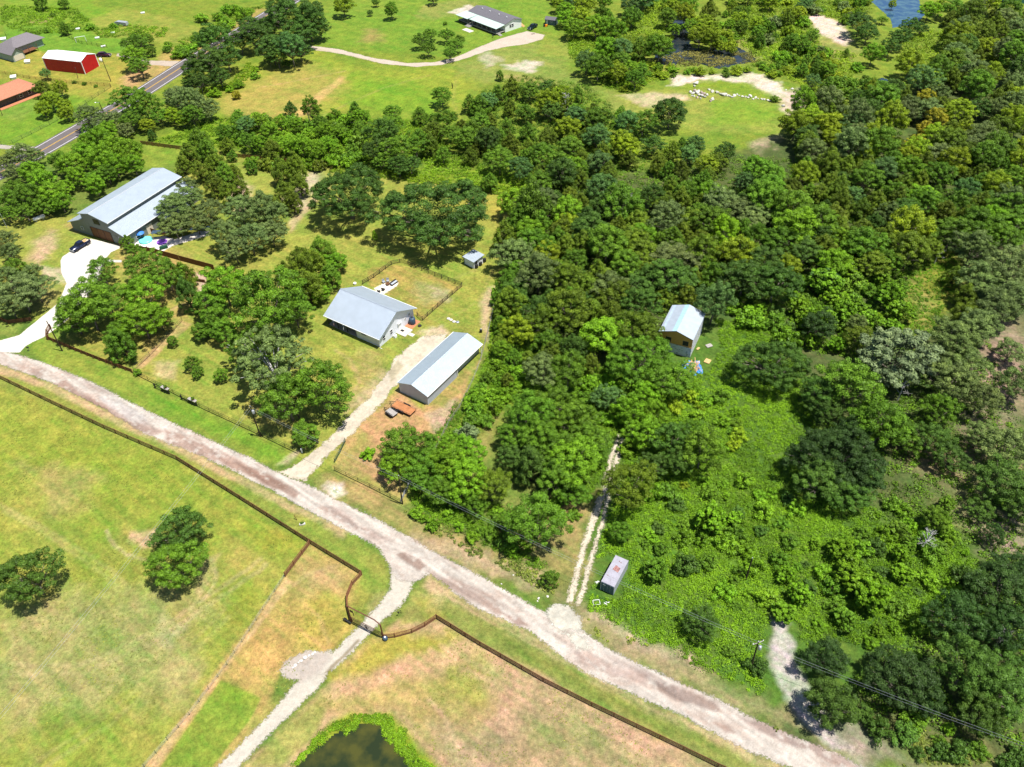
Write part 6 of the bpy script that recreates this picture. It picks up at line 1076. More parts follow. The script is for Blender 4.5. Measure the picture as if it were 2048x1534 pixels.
X = """oak m 175 615 50;oak m 215 600 42;oak m 150 640 36;oak m 205 545 30;oak m 290 532 36;oak m 335 552 32;oak b 292 592 42;oak b 285 645 42;oak m 320 640 26;oak m 240 668 26;cedar m 240 690 32;cedar o 368 552 24;oak b 450 575 44;oak m 425 603 32;broad m 432 640 28;broad m 402 664 18;broad m 448 665 28;oak m 590 625 36
oak m 255 488 14;oak m 268 503 15;oak g 345 420 32;oak g 378 400 28;oak g 350 455 28;oak g 392 445 26;oak g 372 376 22;oak g 420 425 26;oak g 482 425 36;oak g 522 425 36;oak g 450 472 30;oak g 500 478 32;oak g 543 468 28;oak g 470 502 26;oak g 545 430 28
cedar m 503 335 13;cedar o 545 302 22;cedar o 565 345 24;cedar o 592 338 24;cedar o 600 372 20;cedar o 570 390 22;cedar o 548 410 18;cedar o 585 405 20;cedar o 620 535 32;cedar m 645 505 30;cedar o 600 520 26;cedar o 618 575 34;broad b 672 525 22;cedar o 588 565 24;broad b 640 588 18;cedar m 660 555 24;cedar o 570 545 20
broad m 345 683 11;broad m 384 727 15;broad m 395 745 12;broad m 442 750 14;shrub b 273 743 9;broad m 413 660 16
oak g 5 560 32;oak g 42 590 40;oak g 72 580 30;oak g 20 612 28;oak g 8 485 24;oak g 22 505 18;cedar m 30 535 22;oak g 60 548 22
broad b 200 282 26;broad b 230 300 28;broad b 262 305 26;broad b 200 322 28;broad b 168 312 24;broad b 142 332 26;broad b 155 355 20;broad b 230 332 24;broad b 268 332 20;broad m 190 360 20;broad b 178 288 22;broad b 192 372 20;broad m 215 350 20;broad b 215 262 20;broad m 120 325 20
oak g 15 328 18;oak g 45 313 24;oak g 72 315 17;oak g 28 345 18;broad b 65 345 24;broad b 85 367 24;broad b 106 392 28;broad b 122 405 20;broad m 60 398 26;broad m 30 382 24;broad m 18 402 22;oak m 52 425 22;oak m 15 428 18;broad b 132 375 16;broad m 90 415 20
oak g 178 235 23;oak g 203 247 20;oak g 228 242 18;oak g 250 262 17;oak m 175 258 12;oak m 255 200 32;oak m 290 215 28;oak m 262 245 22;oak d 275 235 20;oak g 352 195 22;oak g 377 205 26;oak g 402 215 26;oak g 418 225 18;oak m 385 232 20;broad y 345 230 18;broad y 365 240 16;broad m 340 192 13;broad y 293 252 15;cedar d 303 270 9;oak m 320 235 18
oak m 272 92 24;oak b 268 115 24;oak m 280 135 22;oak b 278 75 16;broad m 297 80 10;broad m 303 102 10
oak d 430 88 34;oak d 415 128 34;oak d 392 140 24;oak d 455 118 26;oak d 480 85 22;oak d 440 155 22;oak d 378 162 13;oak d 400 165 18;oak d 510 72 32;oak d 500 50 20;oak d 530 62 22;oak d 572 38 36;oak d 618 45 34;oak d 600 70 30;oak d 560 18 26;oak d 640 58 18;oak d 545 48 22;oak d 545 100 28;oak t 582 98 30;oak d 600 102 22;oak g 540 124 12;broad d 573 127 9;oak d 620 30 26;oak d 555 115 20
broad o 85 178 16;broad y 120 178 16;broad y 103 205 20;broad y 130 213 15;broad y 88 220 17;broad y 133 228 15;oak t 92 148 11;cedar m 129 57 11;shrub m 105 28 6;shrub b 178 52 9;shrub b 225 50 8;shrub m 148 163 5;shrub m 168 166 5;shrub m 191 171 4;broad m 128 8 10;broad m 80 3 14;shrub m 66 86 8;shrub m 92 60 6
broad y 687 12 21;broad d 740 26 6;broad m 783 22 14;broad m 752 5 8;broad d 866 -2 12;shrub m 890 45 5;oak m 840 82 15;oak m 860 70 14;oak m 856 98 14;oak m 893 72 15;oak m 908 92 15;oak m 900 108 13;oak m 918 82 12;cedar m 1000 151 9
cedar m 936 372 15;cedar m 980 365 18;cedar m 1065 415 42;cedar m 1040 440 28;cedar m 1082 450 24
oak m 800 893 38;oak m 842 900 36;oak b 790 935 32;oak m 850 945 40;oak b 898 930 40;oak b 940 905 32;oak b 935 960 44;oak o 982 975 36;oak m 888 985 30;oak m 950 1005 26;oak b 900 895 26;oak m 915 995 26
oak m 1062 830 46;oak m 1110 808 42;oak m 1150 842 42;oak m 1032 872 34;oak m 1080 880 40;oak d 1022 912 28;cedar d 1062 932 36;oak m 1112 900 38;oak m 1172 880 34;oak b 1150 930 50;oak m 1118 955 40;oak m 1185 915 26;oak m 1145 985 30;broad m 1165 870 30;oak g 1085 745 36;oak m 1135 745 38;cedar o 1015 760 14;oak t 1215 797 30;cedar o 1100 870 30
cedar m 1100 1157 19;shrub b 865 1046 16;shrub b 945 1072 14;shrub b 832 1022 16;shrub b 850 1035 12;shrub b 918 1052 12;broad b 870 985 20
oak d 1488 560 44;oak d 1550 570 44;oak d 1532 528 40;sumac b 1650 568 34;sumac b 1702 540 26;sumac b 1640 640 30;sumac b 1690 622 26;sumac b 1782 590 30;sumac b 1802 622 26;sumac b 1765 560 20;sumac b 1625 682 16;oak t 1650 560 26;oak k 1640 650 34;sumac b 1740 640 24
oak m 1698 778 54;oak m 1762 848 50;oak d 1640 790 38;oak o 1722 680 30;oak m 1715 860 36;oak d 1650 820 34;oak g 1715 650 20;oak m 1800 870 36
oak g 1905 680 45;oak g 1952 658 42;oak g 1900 765 42;oak g 1958 800 36;oak g 2020 702 28;oak g 2030 770 36;oak g 1872 720 34;oak m 1880 820 34;oak g 1930 730 40;broad o 1935 630 28
oak k 1700 870 34;oak d 1640 962 48;oak k 1722 955 44;oak d 1690 990 40
oak d 1862 880 34;oak d 1900 915 32;oak g 1960 872 30;oak g 2012 900 46;oak d 2000 965 48;oak d 2040 1010 40;oak d 1960 1020 26;oak k 1985 1070 20
oak g 1960 560 44;oak g 2012 540 44;oak g 1990 620 38;oak g 2032 600 38;cedar o 1930 595 24;oak g 1945 500 36;oak m 2000 480 38;cedar o 1905 555 20
oak m 1385 872 32;oak m 1402 905 40;oak d 1342 880 38;oak b 1292 868 38;broad b 1262 822 32;broad b 1312 832 30;broad b 1290 790 26;oak d 1360 925 30;oak d 1310 930 26
sumac b 1420 1038 32;oak d 1403 1246 34;sumac b 1600 1190 26;sumac b 1680 1098 26;sumac b 1702 1150 36;sumac b 1742 1190 36;shrub m 1480 1140 14;shrub m 1472 1210 12;shrub d 1515 1330 20;sumac m 1690 1240 24;shrub m 1460 1300 14;broad m 1240 1065 22;sumac m 1310 1140 26;shrub m 1670 1210 20
oak k 1650 1318 40;broad d 1662 1408 48;oak k 1811 1366 58;oak k 1770 1330 34;oak k 1908 1236 52;oak k 2000 1186 60;oak k 2012 1262 50;oak d 1932 1340 58;oak d 1992 1382 58;oak d 1958 1422 44;oak d 2032 1342 44;oak k 2040 1140 40;sumac b 1800 1110 18;broad m 1870 1040 26;shrub m 1882 1092 18;oak k 1850 1400 34;shrub m 1960 1500 20;shrub m 1880 1480 14;shrub b 1900 1455 14;sumac b 1880 1040 20;shrub m 1290 1085 10
broad d 1340 226 34;oak b 720 240 20;oak m 785 228 18;oak m 780 255 24;cedar m 712 232 20;cedar m 722 262 20;oak d 765 272 30;oak m 795 300 34;oak m 832 290 26;oak d 752 302 24;oak m 895 240 20;oak m 900 268 18;cedar o 868 262 20;cedar o 860 292 20;oak m 886 310 16;oak d 822 332 20;oak d 798 332 22;oak m 762 325 16;cedar m 840 232 18;oak m 870 240 14
cedar m 445 265 14;cedar o 455 292 15;cedar m 465 312 11;cedar m 400 285 24;cedar o 378 310 22;cedar o 365 330 18;cedar m 415 302 20;cedar o 432 330 22;cedar o 402 345 20;cedar m 450 350 24;cedar o 430 372 22;cedar o 457 390 20;cedar o 470 350 16;cedar o 482 382 18;oak t 492 252 20;oak b 516 245 17;broad b 540 265 20;oak m 476 242 14;broad b 562 248 15;broad b 590 252 15;broad b 620 268 16;broad b 575 292 20;broad b 602 290 22;broad b 630 302 20;broad b 655 290 18;broad b 650 265 18;broad b 672 300 14;broad b 676 268 16;cedar d 582 222 14;broad b 520 290 18;oak m 500 285 18;broad b 550 285 16;broad m 640 245 14
oak t 1625 165 15;shrub m 1550 195 10;cedar m 1605 140 14;cedar m 1635 140 14;oak d 1720 48 26;oak d 1735 68 22;cedar o 1575 40 14;broad b 1745 110 22;broad y 1820 130 26;oak t 1845 165 30;broad y 1785 10 8;broad e 1858 22 20;broad y 1880 15 14;oak d 1780 95 18;oak d 1800 75 20;oak d 1820 55 18;oak d 1842 58 14;oak m 1765 40 9;broad Y 1870 238 20;broad Y 1850 260 18;broad Y 1835 285 16;broad Y 1850 200 18;broad Y 1810 295 12;broad y 1745 270 22;broad y 1665 275 20;broad Y 1862 222 14;oak t 1700 250 26;oak d 1740 225 28
oak b 1385 55 20;broad y 1400 72 24;broad y 1424 80 18;broad b 1350 60 14;broad y 1442 95 12;broad b 1375 15 20;broad m 1335 35 18;broad y 1465 100 10;oak y 1405 50 22;oak y 1425 60 18;oak b 1440 82 12;broad y 1370 30 20;broad y 1345 15 18;broad y 1455 75 13;cedar o 1418 30 20;broad y 1480 40 18;oak m 1270 160 18;broad m 1280 140 14;shrub m 1540 140 9;shrub m 1570 125 8;cedar m 1580 115 9;shrub m 1552 70 8;broad t 1610 10 14;broad t 1600 20 12"""
for row in X.replace('\n', ';').split(';'):
    if row.strip():
        k, tn, a, b, c = row.split(); put(k, tn, float(a), float(b), float(c), hs=random.uniform(.92, 1.2))
# ---- denser woodland filled in tree by tree
def infill(poly, n, mix, rr, pyjit=0, spacing=.8):
    w_ = P(poly); xs = [p[0] for p in w_]; ys = [p[1] for p in w_]; wn = np.array(w_); c = 0
    for _ in range(n*30):
        if c >= n: break
        px, py = random.uniform(min(xs), max(xs)), random.uniform(min(ys), max(ys))
        if random.random() > ((py+250)/(max(ys)+250))**-1.0*.6+.2: pass
        if sdist(np.array([px]), np.array([py]), wn)[0] < 0: continue
        kind, tn = random.choice(mix).split(); nm_ = {'oak': 'oak_tree', 'broad': 'broadleaf_tree', 'cedar': 'juniper_tree'}
        for alt in (kind, 'broad', 'cedar', 'oak', 'shrub'):
            if alt == 'shrub' or NCOUNT.get(nm_.get(alt, alt), 0) < 294: kind = alt; break
        if kind == 'shrub' and rr[1] > 3.7: continue
        R = random.uniform(*rr)*(.72 if kind == 'cedar' else 1); g = G(px, py, R*.95)
        if any((g[0]-q[0])**2+(g[1]-q[1])**2 < (spacing*(R+q[2])*.78)**2 for q in PLACED): continue
        put(kind, tn, px, py, R*ppm_at(g), hs=random.uniform(.9, 1.15), jit=.2); c += 1
    return c
MIXW = ['cedar o', 'cedar o', 'cedar o', 'cedar m', 'oak m', 'oak o', 'oak d', 'oak g', 'broad b', 'oak o', 'cedar d', 'broad m', 'oak g', 'broad y']
MIXE = ['oak g', 'oak g', 'cedar o', 'cedar o', 'oak m', 'broad y', 'broad y', 'oak g', 'oak d', 'broad o', 'cedar y']
MIXN = ['cedar m', 'cedar o', 'cedar o', 'oak m', 'oak t', 'broad b', 'cedar m', 'broad y']
infill("1025,400 1100,395 1300,410 1480,400 1620,390 1740,400 1880,400 2060,400 2060,470 1920,490 1840,520 1780,545 1600,520 1480,590 1440,570 1390,600 1330,600 1300,660 1190,690 1100,720 1030,690 1000,620 1000,520 1015,440", 150, MIXW, (3.4, 5.6), spacing=.7)
infill("940,205 970,175 1050,160 1150,180 1220,225 1290,240 1320,270 1480,310 1560,330 1700,330 2060,300 2060,400 1700,400 1480,405 1300,410 1110,385 1000,330 930,330 920,260", 140, MIXN+['oak m', 'oak d', 'cedar o', 'cedar o'], (3.0, 4.8), spacing=.7)
infill("1600,300 1580,250 1640,210 1700,200 1760,170 1830,190 1900,60 2000,30 2060,60 2060,310 1800,350 1650,350", 95, MIXE, (3.6, 5.8), spacing=.7)
infill("1900,0 2010,0 2060,30 2060,80 1900,80", 12, MIXE, (4, 5.5))
infill("985,560 1000,600 1020,700 1100,730 1180,700 1200,740 1100,740 1000,720 1000,650", 10, ['broad b', 'cedar m', 'cedar o'], (2.2, 3.4))
infill("1085,-20 1340,-20 1340,60 1320,100 1290,130 1240,150 1200,150 1140,110 1130,60 1080,20", 34, ['broad b', 'oak m', 'broad y', 'oak t', 'broad b', 'cedar m'], (3.2, 5.2))
infill("1440,-20 1740,-20 1720,40 1690,40 1640,20 1610,30 1640,80 1700,110 1650,150 1560,110 1500,80 1440,40", 80, ['broad b', 'broad y', 'broad m', 'cedar m', 'shrub g', 'shrub b', 'shrub y'], (1.8, 3.6), spacing=.62)
infill("230,-15 600,-15 530,5 470,50 400,60 380,35 330,25 230,8", 40, ['oak d', 'oak m', 'broad b', 'oak t'], (4, 6))
infill("395,30 470,50 520,10 440,5", 8, ['broad b', 'shrub b'], (2.5, 3.5))
infill("320,85 390,75 440,45 460,50 370,105 340,115 330,100", 16, ['shrub b', 'shrub m', 'broad b'], (1.8, 3))
infill("300,-15 0,-15 0,12 120,16 230,6", 14, ['broad b', 'oak m', 'shrub b'], (3, 4.5))
infill("480,320 560,300 640,315 640,330 560,330 490,335", 6, ['cedar o', 'broad b'], (2.4, 3.2))
infill("1000,1090 1100,1130 1180,1000 1130,990 1010,1010 830,1010 860,1040", 14, ['shrub b', 'shrub m'], (1.0, 1.9))
infill("1640,1380 1900,1450 2048,1500 2040,1534 1850,1520 1700,1440", 12, ['shrub m', 'shrub d'], (1.0, 2.0))
infill("1440,620 1600,560 1800,560 1830,640 1760,680 1700,700 1600,700 1500,640", 26, ['sumac b', 'broad b', 'shrub b', 'oak m', 'oak d', 'shrub m'], (1.8, 3.6), spacing=.8)
infill("1760,1000 1900,1000 1900,1090 1780,1130", 10, ['shrub m', 'shrub b', 'sumac m'], (1.2, 2.4))
infill("1290,20 1340,20 1360,60 1330,100 1290,110", 10, ['broad b', 'broad y', 'oak m'], (2.6, 4.2), spacing=.6)
infill("1380,40 1470,50 1490,80 1440,95 1400,80", 8, ['broad y', 'broad b'], (2.2, 3.6), spacing=.6)
infill("1640,860 1960,1130 1850,1260 1750,1290 1560,1230 1300,1150 1270,1000 1400,900 1600,1000", 75, ['shrub b', 'shrub m', 'sumac b', 'shrub b', 'shrub d', 'shrub m'], (.7, 2.4), spacing=.8)
infill("1250,780 1330,770 1440,760 1500,860 1420,960 1260,1000", 22, ['shrub b', 'shrub m', 'broad b', 'shrub y'], (.9, 2.4), spacing=.8)
# ---- shrubs of the thicket edges
infill("470,225 560,230 700,225 740,300 700,330 560,300 440,290", 30, ['broad b', 'shrub b', 'cedar m', 'broad m'], (2.2, 3.4), spacing=.7)
infill("985,560 1010,600 1010,690 960,760 900,880 960,860 1040,760 1020,690", 22, ['shrub b', 'shrub m', 'broad b'], (1.2, 2.4), spacing=.7)
infill("1160,720 1250,770 1250,850 1200,830 1140,760", 10, ['shrub b', 'broad m'], (1.6, 2.6))
infill("330,180 420,190 500,155 510,120 515,150 470,175 380,195", 14, ['shrub b', 'shrub e'], (1.3, 2.3))
infill("1230,150 1240,110 1300,100 1330,130 1520,135 1530,100 1600,110 1640,150 1560,145 1340,150 1250,180", 50, ['shrub b', 'shrub y', 'shrub m'], (1.1, 2.2), spacing=.7)
infill("1640,150 1700,120 1760,150 1840,180 1740,200 1660,190", 16, ['broad b', 'shrub y', 'oak m', 'shrub m'], (2, 3.6))
# potted plants
for p in POTS:
    me = PROTO['shrub'][0][0]; c = bpy.data.objects.new('foliage', me); COL.objects.link(c); c.parent = p; c.scale = (.28, .28, .35); c.location = (0, 0, .3); c.color = (.09, .18, .02, 1)
c = bpy.data.objects.new('foliage', PROTO['shrub'][1][0]); COL.objects.link(c); c.parent = pw; c.scale = (.25, .16, .3); c.location = (0, 0, .3); c.color = (.09, .18, .02, 1)
for o in list(bpy.data.objects):
    if o.parent is None and o.name.startswith('shrub'):
        pass
# ---- dead trees
def snag(px, py, h, label, spread=.5, lean=(0, 0), n=14, m='snag'):
    t = thing('dead_tree', label, 'dead tree', G(px, py)); mb = MB(); r3 = random.Random(int(px)); top = (lean[0], lean[1], h); mb.tube((0, 0, 0), top, .17, .05, 6); t0 = mb.build('trunk', M[m], t); mb = MB()
    for k in range(n):
        f = r3.uniform(.3, .95); a = r3.uniform(0, 6.28); l_ = h*spread*r3.uniform(.35, 1)*(1.2-f); p = (top[0]*f, top[1]*f, h*f); e = (p[0]+l_*math.cos(a), p[1]+l_*math.sin(a), p[2]+l_*.45)
        mb.tube(p, e, .06, .02, 4)
        for j in range(3): q = tuple(p[i]+(e[i]-p[i])*r3.uniform(.5, .95) for i in range(3)); mb.tube(q, (q[0]+r3.uniform(-.5, .5), q[1]+r3.uniform(-.5, .5), q[2]+r3.uniform(0, .5)), .03, .012, 4)
    mb.build('branches', M[m], t)
snag(1843, 1100, 6.0, 'bleached dead tree standing bare in the weeds at the right', .5, n=18)
snag(1262, 440, 8.5, 'pale broken snag poking up through the middle of the wood', .3, (-.4, .2), 8); snag(1868, 528, 6, 'grey dead tree at the upper edge of the sunny glade', .6)
snag(1130, 235, 9, 'white bare branches showing among the yellow-topped trees of the near thicket', .6, n=22); snag(620, 245, 7.5, 'vine-hung grey snag at the lower edge of the dry meadow', .35, (-.6, 0)); snag(1088, 640, 5, 'black bare dead tree in a gap of the thicket', .9, n=20, m='darkbark')
snag(1795, 800, 5.5, 'grey dead limbs below the big silver-leaved tree', .7); snag(1985, 1300, 6.5, 'bleached twigs showing through the dark oaks at the lower right', .6, n=20)
vc = put('broad', 'm', 622, 222, 17, 'vine-draped leafy column beside the grey snag on the meadow edge', 1.7)
fb = thing('fallen_branch', 'fallen leafy branch lying on the sandy patch at the tree foot', 'branch', G(1578, 240)); MB().tube((0, 0, .3), (5, -1.5, .5), .2, .12).tube((0, 0, .3), (-3, .8, .6), .14, .05).tube((-1, .3, .4), (-2.5, 2, .7), .1, .04).build('limb', M['darkbark'], fb)
# ---- boulders
def rock_mesh(seed):
    bm = bmesh.new(); bmesh.ops.create_icosphere(bm, subdivisions=2, radius=1); r4 = random.Random(seed); k = [Vector((r4.uniform(-1, 1), r4.uniform(-1, 1), r4.uniform(-1, 1))).normalized() for _ in range(9)]
    for v in bm.verts:
        for d in k:
            t = v.co.dot(d)-.62
            if t > 0: v.co -= d*t*.95
        v.co.z *= .75
    me = bpy.data.meshes.new('boulder'); bm.to_mesh(me); bm.free(); return me
ROCKS = [rock_mesh(i) for i in range(5)]
for me in ROCKS: me.materials.append(M['rock'])
ROCKP = [m_.copy() for m_ in ROCKS]
for me in ROCKP: me.materials.clear(); me.materials.append(M['rockp'])
BO = []
def boulder(px, py, r, pink=False, flat=1.0):
    o = bpy.data.objects.new('boulder', random.choice(ROCKP if pink else ROCKS)); COL.objects.link(o); g = G(px, py); s = 1.2*r/ppm(px, py)
    o.location = (g[0], g[1], s*.3*flat); o.scale = (s*random.uniform(.85, 1.2), s*random.uniform(.8, 1.15), s*flat*random.uniform(.8, 1.1)); o.rotation_euler = (random.uniform(-.3, .3), random.uniform(-.3, .3), random.uniform(0, 6.28))
    tag(o, None, 'boulder', 'limestone boulders'); BO.append((o, px, py, pink, s)); return o
row = [(1418, 180, 3), (1424, 184, 4.2), (1434, 186, 4), (1441, 189, 3), (1448, 191, 6), (1455, 192, 3), (1459, 193, 3), (1464, 195, 3), (1468, 192, 3), (1474, 189, 2.2), (1485, 194, 3.2), (1478, 192, 2), (1491, 194, 2.6), (1496, 196, 3), (1500, 193.5, 4), (1506, 199, 2.4), (1511, 196, 3), (1516, 198, 2), (1523, 199, 2.6), (1528, 200, 3), (1535, 201, 3), (1540, 203, 3), (1544, 200, 2.2), (1567, 213, 4), (1584, 178, 3), (1572, 180, 2), (1392, 168, 5.5), (1389, 173, 3)]
for x, y, r in row: boulder(x, y, r, flat=.9)
heap = [(1381, 186, 4), (1386, 188, 3.6), (1390, 183, 4.4), (1394, 187, 4.5), (1398, 191, 3.6), (1403, 187, 4), (1397, 183, 3), (1404, 193, 4), (1408, 189, 4), (1410, 195, 3), (1388, 193, 2.6), (1394, 196, 2.8), (1401, 198, 3), (1425, 199, 4), (1421, 203, 3), (1384, 192, 2), (1414, 191, 3)]
for k, (x, y, r) in enumerate(heap): boulder(x, y, r, k % 3 == 2, 1.1)
for x, y, r in [(590, 1331, 4), (597, 1325, 3), (602, 1321, 3.6), (611, 1315, 5), (618, 1311, 2.5), (625, 1308, 3), (630, 1305, 2.2), (586, 1335, 2.4)]: boulder(x, y, r, flat=.55)
for x, y, r in [(1104, 1249, 2), (1003, 1168, 2), (1027, 1150, 1.6), (1077, 1197, 3), (1075, 1202, 2), (1095, 1193, 2.4), (668, 978, 3), (675, 984, 2.5), (682, 976, 2)]: boulder(x, y, r, flat=.5)
BO2 = {}
for o, px, py, pink, s in BO:
    a = 'the boulder row' if (1415 < px < 1600 and py < 230) else 'the boulder heap' if (px > 1300 and py < 230) else 'the chalky pull-in' if px < 640 else 'the road verge'
    BO2.setdefault((a, pink), []).append((px, o, s))
for (a, pink), v in BO2.items():
    v.sort(key=lambda t: t[0])
    for k, (_, o, s) in enumerate(v):
        ends = 'leftmost' if k == 0 else 'rightmost' if k == len(v)-1 else (['', 'second', 'third', 'fourth', 'fifth', 'sixth', 'seventh', 'eighth', 'ninth', 'tenth', 'eleventh', 'twelfth', 'thirteenth', 'fourteenth'][k]+' from the left' if k < 14 else ['second', 'third', 'fourth', 'fifth', 'sixth', 'seventh', 'eighth', 'ninth', 'tenth', 'eleventh', 'twelfth', 'thirteenth', 'fourteenth', 'fifteenth', 'sixteenth'][len(v)-2-k]+' from the right')
        o['label'] = ('pinkish' if pink else 'white')+(' large' if s > .75 else ' small')+' boulder, '+ends+(' in ' if 'heap' in a or 'row' in a else ' on ')+a
# ---- undergrowth: uncountable, so one object each
def mounds(name, polys, n, rr, col, ls=(.12, .24), per=34, hmul=.8, clear=(), seed=1, yb=0, dens=None, rag_=.5):
    rg = np.random.default_rng(seed); C, N, S_, V = [], [], [], []
    ws = [W(p) for p in polys]; ar = [abs(sum(a[0]*b[1]-b[0]*a[1] for a, b in zip(w_, np.roll(w_, -1, 0))))/2 for w_ in ws]; tot = sum(ar)
    cl = [W(c) for c in clear]
    for w_, a_ in zip(ws, ar):
        k = int(n*a_/tot); x = rg.uniform(w_[:, 0].min(), w_[:, 0].max(), k*6); y = rg.uniform(w_[:, 1].min(), w_[:, 1].max(), k*6)
        ok = sdist(x+(fbm(x, y, 3, seed+40)-.5)*rag_*4, y+(fbm(x, y, 3, seed+50)-.5)*rag_*4, w_) > .2
        for c in cl: ok &= sdist(x, y, c) < -.2
        if dens is not None: ok &= fbm(x, y, 5, seed) > dens
        x, y = x[ok][:k], y[ok][:k]; m_ = len(x); R = (rr[0]+(rr[1]-rr[0])*rg.random(m_)**1.8)*(.4+1.2*fbm(x, y, 6, 77)); big = fbm(x, y, 9, 87)
        d = rg.normal(size=(m_, per, 3)); d[..., 2] = np.abs(d[..., 2]); d /= np.linalg.norm(d, axis=2, keepdims=True)
        rad = R[:, None, None]*rg.uniform(.5, 1.05, (m_, per, 1)); p = d*rad*np.array([1, 1, hmul]); p[..., 0] += x[:, None]; p[..., 1] += y[:, None]; p[..., 2] += .03
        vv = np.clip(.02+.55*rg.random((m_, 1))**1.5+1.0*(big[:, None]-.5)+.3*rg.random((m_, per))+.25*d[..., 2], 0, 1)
        C.append(p.reshape(-1, 3)); N.append((d*.6+rg.normal(size=d.shape)*.45+np.array([0, 0, .5])).reshape(-1, 3)); S_.append(rg.uniform(*ls, m_*per)); V.append(vv.ravel())
    me = leaf_mesh(name, np.concatenate(C), np.concatenate(N), np.concatenate(S_), np.concatenate(V)); o = bpy.data.objects.new(name, me); COL.objects.link(o); o.color = (*col, 1); return tag(o, kind='stuff')
CAB = "1300,650 1420,600 1440,690 1420,745 1340,740"; TRK = "1120,1230 1150,1150 1200,960 1225,880 1255,880 1240,960 1195,1100 1175,1230"; CON = "1190,1120 1240,1105 1265,1130 1240,1200 1190,1190"
o = mounds('weeds', ["1170,1225 1205,1050 1240,880 1250,760 1330,760 1420,640 1520,640 1600,700 1640,860 1600,1000 1700,1060 1860,1040 1950,1130 1800,1300 1740,1290 1660,1280 1620,1300 1560,1220 1520,1260 1540,1400 1480,1380 1350,1310"], 8200, (.3, 1.25), (.118, .24, .010), ls=(.06, .14), per=52, hmul=.85, clear=(CAB, TRK, CON), seed=2)
tag(o, 'bright green waist-high weeds covering the clearing round the container', 'weeds')
o = mounds('thicket_growth', ["985,560 1060,700 1230,740 1300,720 1240,860 1190,1000 1130,1000 1100,820 945,800 890,900 860,960 940,1000 1010,1010 1100,1150 1000,1110 820,1010 850,880 950,770 985,690"], 3400, (.35, 1.3), (.10, .205, .010), per=50, ls=(.07, .15), seed=3)
tag(o, 'tangled green undergrowth between the workshop yard and the wood', 'undergrowth')
o = mounds('forest_understorey', ["1010,400 1100,395 1300,410 1640,380 2060,380 2060,560 1900,500 1830,560 1620,560 1500,640 1420,600 1290,690 1100,730 1000,640", "940,190 1050,150 1180,170 1240,230 1330,280 1500,320 2060,300 2060,400 1480,420 1110,400 940,330", "1640,860 1960,640 2060,900 2060,1500 1640,1400 1800,1300 1950,1130 1860,1040 1700,1060 1600,1000"], 8200, (.6, 1.9), (.085, .17, .012), ls=(.13, .25), per=34, seed=4, dens=.25)
tag(o, 'dark shrubby understorey growing beneath the woodland trees', 'undergrowth')
o = mounds('glade_growth', ["1430,600 1600,540 1830,540 1900,490 1930,540 1880,650 1830,700 1720,720 1600,700 1500,650", "1600,1000 1720,1000 1900,1040 1960,1140 1850,1260 1750,1290 1660,1200"], 3000, (.4, 1.3), (.10, .21, .010), ls=(.08, .16), per=44, seed=14)
tag(o, 'sunny green weeds in the glade left of the silver-leaved tree', 'weeds')
o = mounds('meadow_brush', ["300,285 440,235 560,240 700,240 940,240 940,330 1090,345 1100,395 960,372 760,340 690,325 480,300 400,290", "1130,60 1250,110 1320,130 1260,190 1190,170 1140,110", "1240,160 1330,140 1600,130 1640,60 1560,40 1450,70 1520,100 1530,125 1400,145 1300,140", "0,10 150,15 200,60 60,70 0,50", "180,60 250,50 340,55 330,75 200,75", "320,90 400,80 520,20 530,10 480,20 380,75"], 6500, (.5, 1.6), (.12, .23, .010), ls=(.13, .26), per=28, seed=5, dens=.38)
tag(o, 'bright green brush and tall grass in the thicket gaps', 'brush')
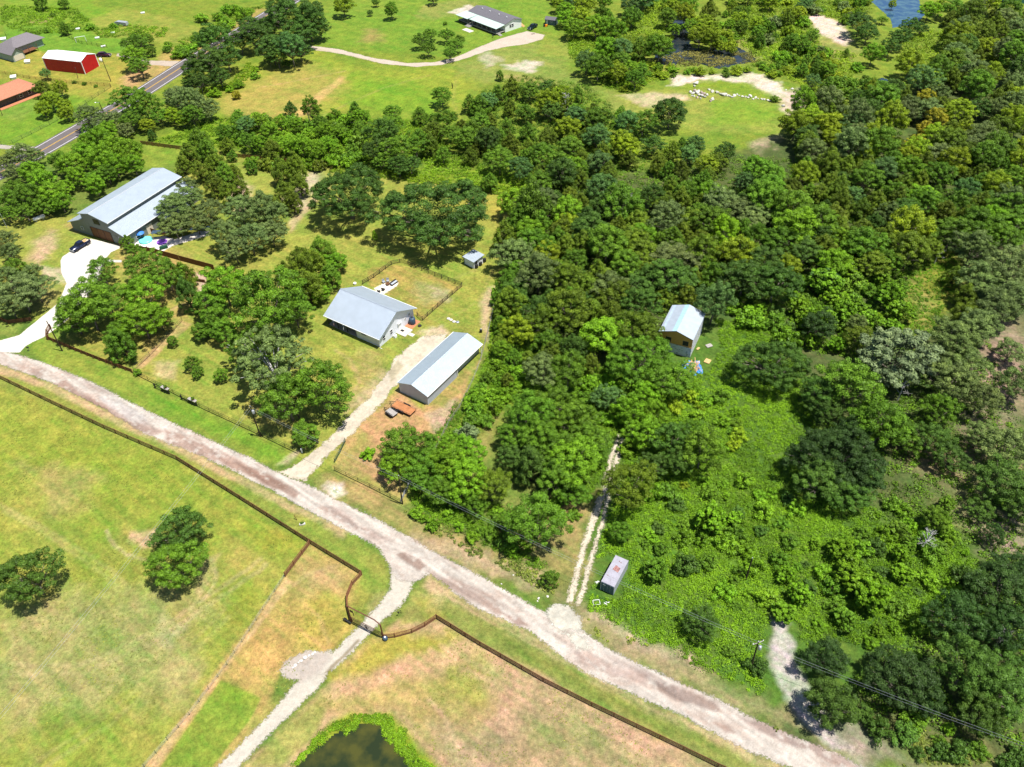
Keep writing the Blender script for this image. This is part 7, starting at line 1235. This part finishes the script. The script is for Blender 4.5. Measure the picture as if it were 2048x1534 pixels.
o = mounds('lawn_edge_growth', ["820,1010 900,1050 1000,1100 1100,1160 1110,1190 1040,1160 850,1060 800,1015", "1170,1235 1360,1310 1480,1380 1560,1440 1600,1480 1480,1420 1350,1350 1200,1280", "1660,1380 1750,1430 2048,1534 1800,1534 1700,1460"], 900, (.25, .6), (.13, .17, .03), per=20, seed=6, dens=.5)
tag(o, 'scattered low weeds along the north verge of the gravel road', 'weeds')
o = mounds('pond_reeds', ["584,1534 618,1498 652,1466 700,1436 752,1426 790,1442 822,1480 856,1512 884,1560 852,1560 818,1510 788,1497 772,1468 750,1452 704,1452 658,1478 602,1534"], 620, (.15, .6), (.13, .25, .010), per=44, ls=(.06, .12), seed=7, dens=.36, rag_=.9)
tag(o, 'bright green rushes fringing the dark pond', 'rushes')
o = mounds('pond_brush', ["1140,70 1200,60 1300,20 1300,110 1250,135 1330,150 1280,180 1200,165 1140,120", "1460,0 1740,0 1720,50 1610,25 1640,90 1710,110 1700,190 1640,200 1560,150 1520,125 1480,85", "1290,0 1340,0 1340,95 1300,105", "1800,90 1850,60 1960,60 1900,160 1800,150"], 6000, (.5, 1.9), (.16, .26, .014), ls=(.16, .30), per=26, seed=15, dens=.3, rag_=1.5)
tag(o, 'light green brush and young willows around the ponds', 'brush')
o = mounds('marsh_reeds', ["1300,118 1380,100 1500,105 1520,125 1420,135 1330,132"], 900, (.3, .9), (.16, .16, .04), per=16, seed=8, dens=.42)
tag(o, 'brown-green reeds standing in the marshy pond', 'reeds')
o = mounds('field_tufts', ["0,760 355,925 621,1090 571,1155 290,1534 0,1534", "800,1270 880,1245 1300,1480 1300,1534 850,1534 780,1430 640,1420 660,1380", "600,1150 700,1180 690,1250 560,1400 500,1340"], 3000, (.10, .22), (.19, .22, .04), ls=(.05, .09), per=7, hmul=.25, seed=9, dens=.5)
tag(o, 'small coarse grass tufts scattered over the mown field', 'grass')
o = mounds('yard_edge_grass', ["660,345 760,357 860,370 960,386 1090,402 1090,385 960,368 860,352 760,338 670,330", "985,560 1000,560 1000,650 985,760 930,870 900,890 940,810 975,720", "500,120 515,140 470,180 400,186 400,178 460,165"], 1500, (.35, .8), (.12, .21, .008), per=26, seed=10)
tag(o, 'vivid tall grass along the back edge of the mown lawn', 'grass')
finish_labels()
# hazy summer air
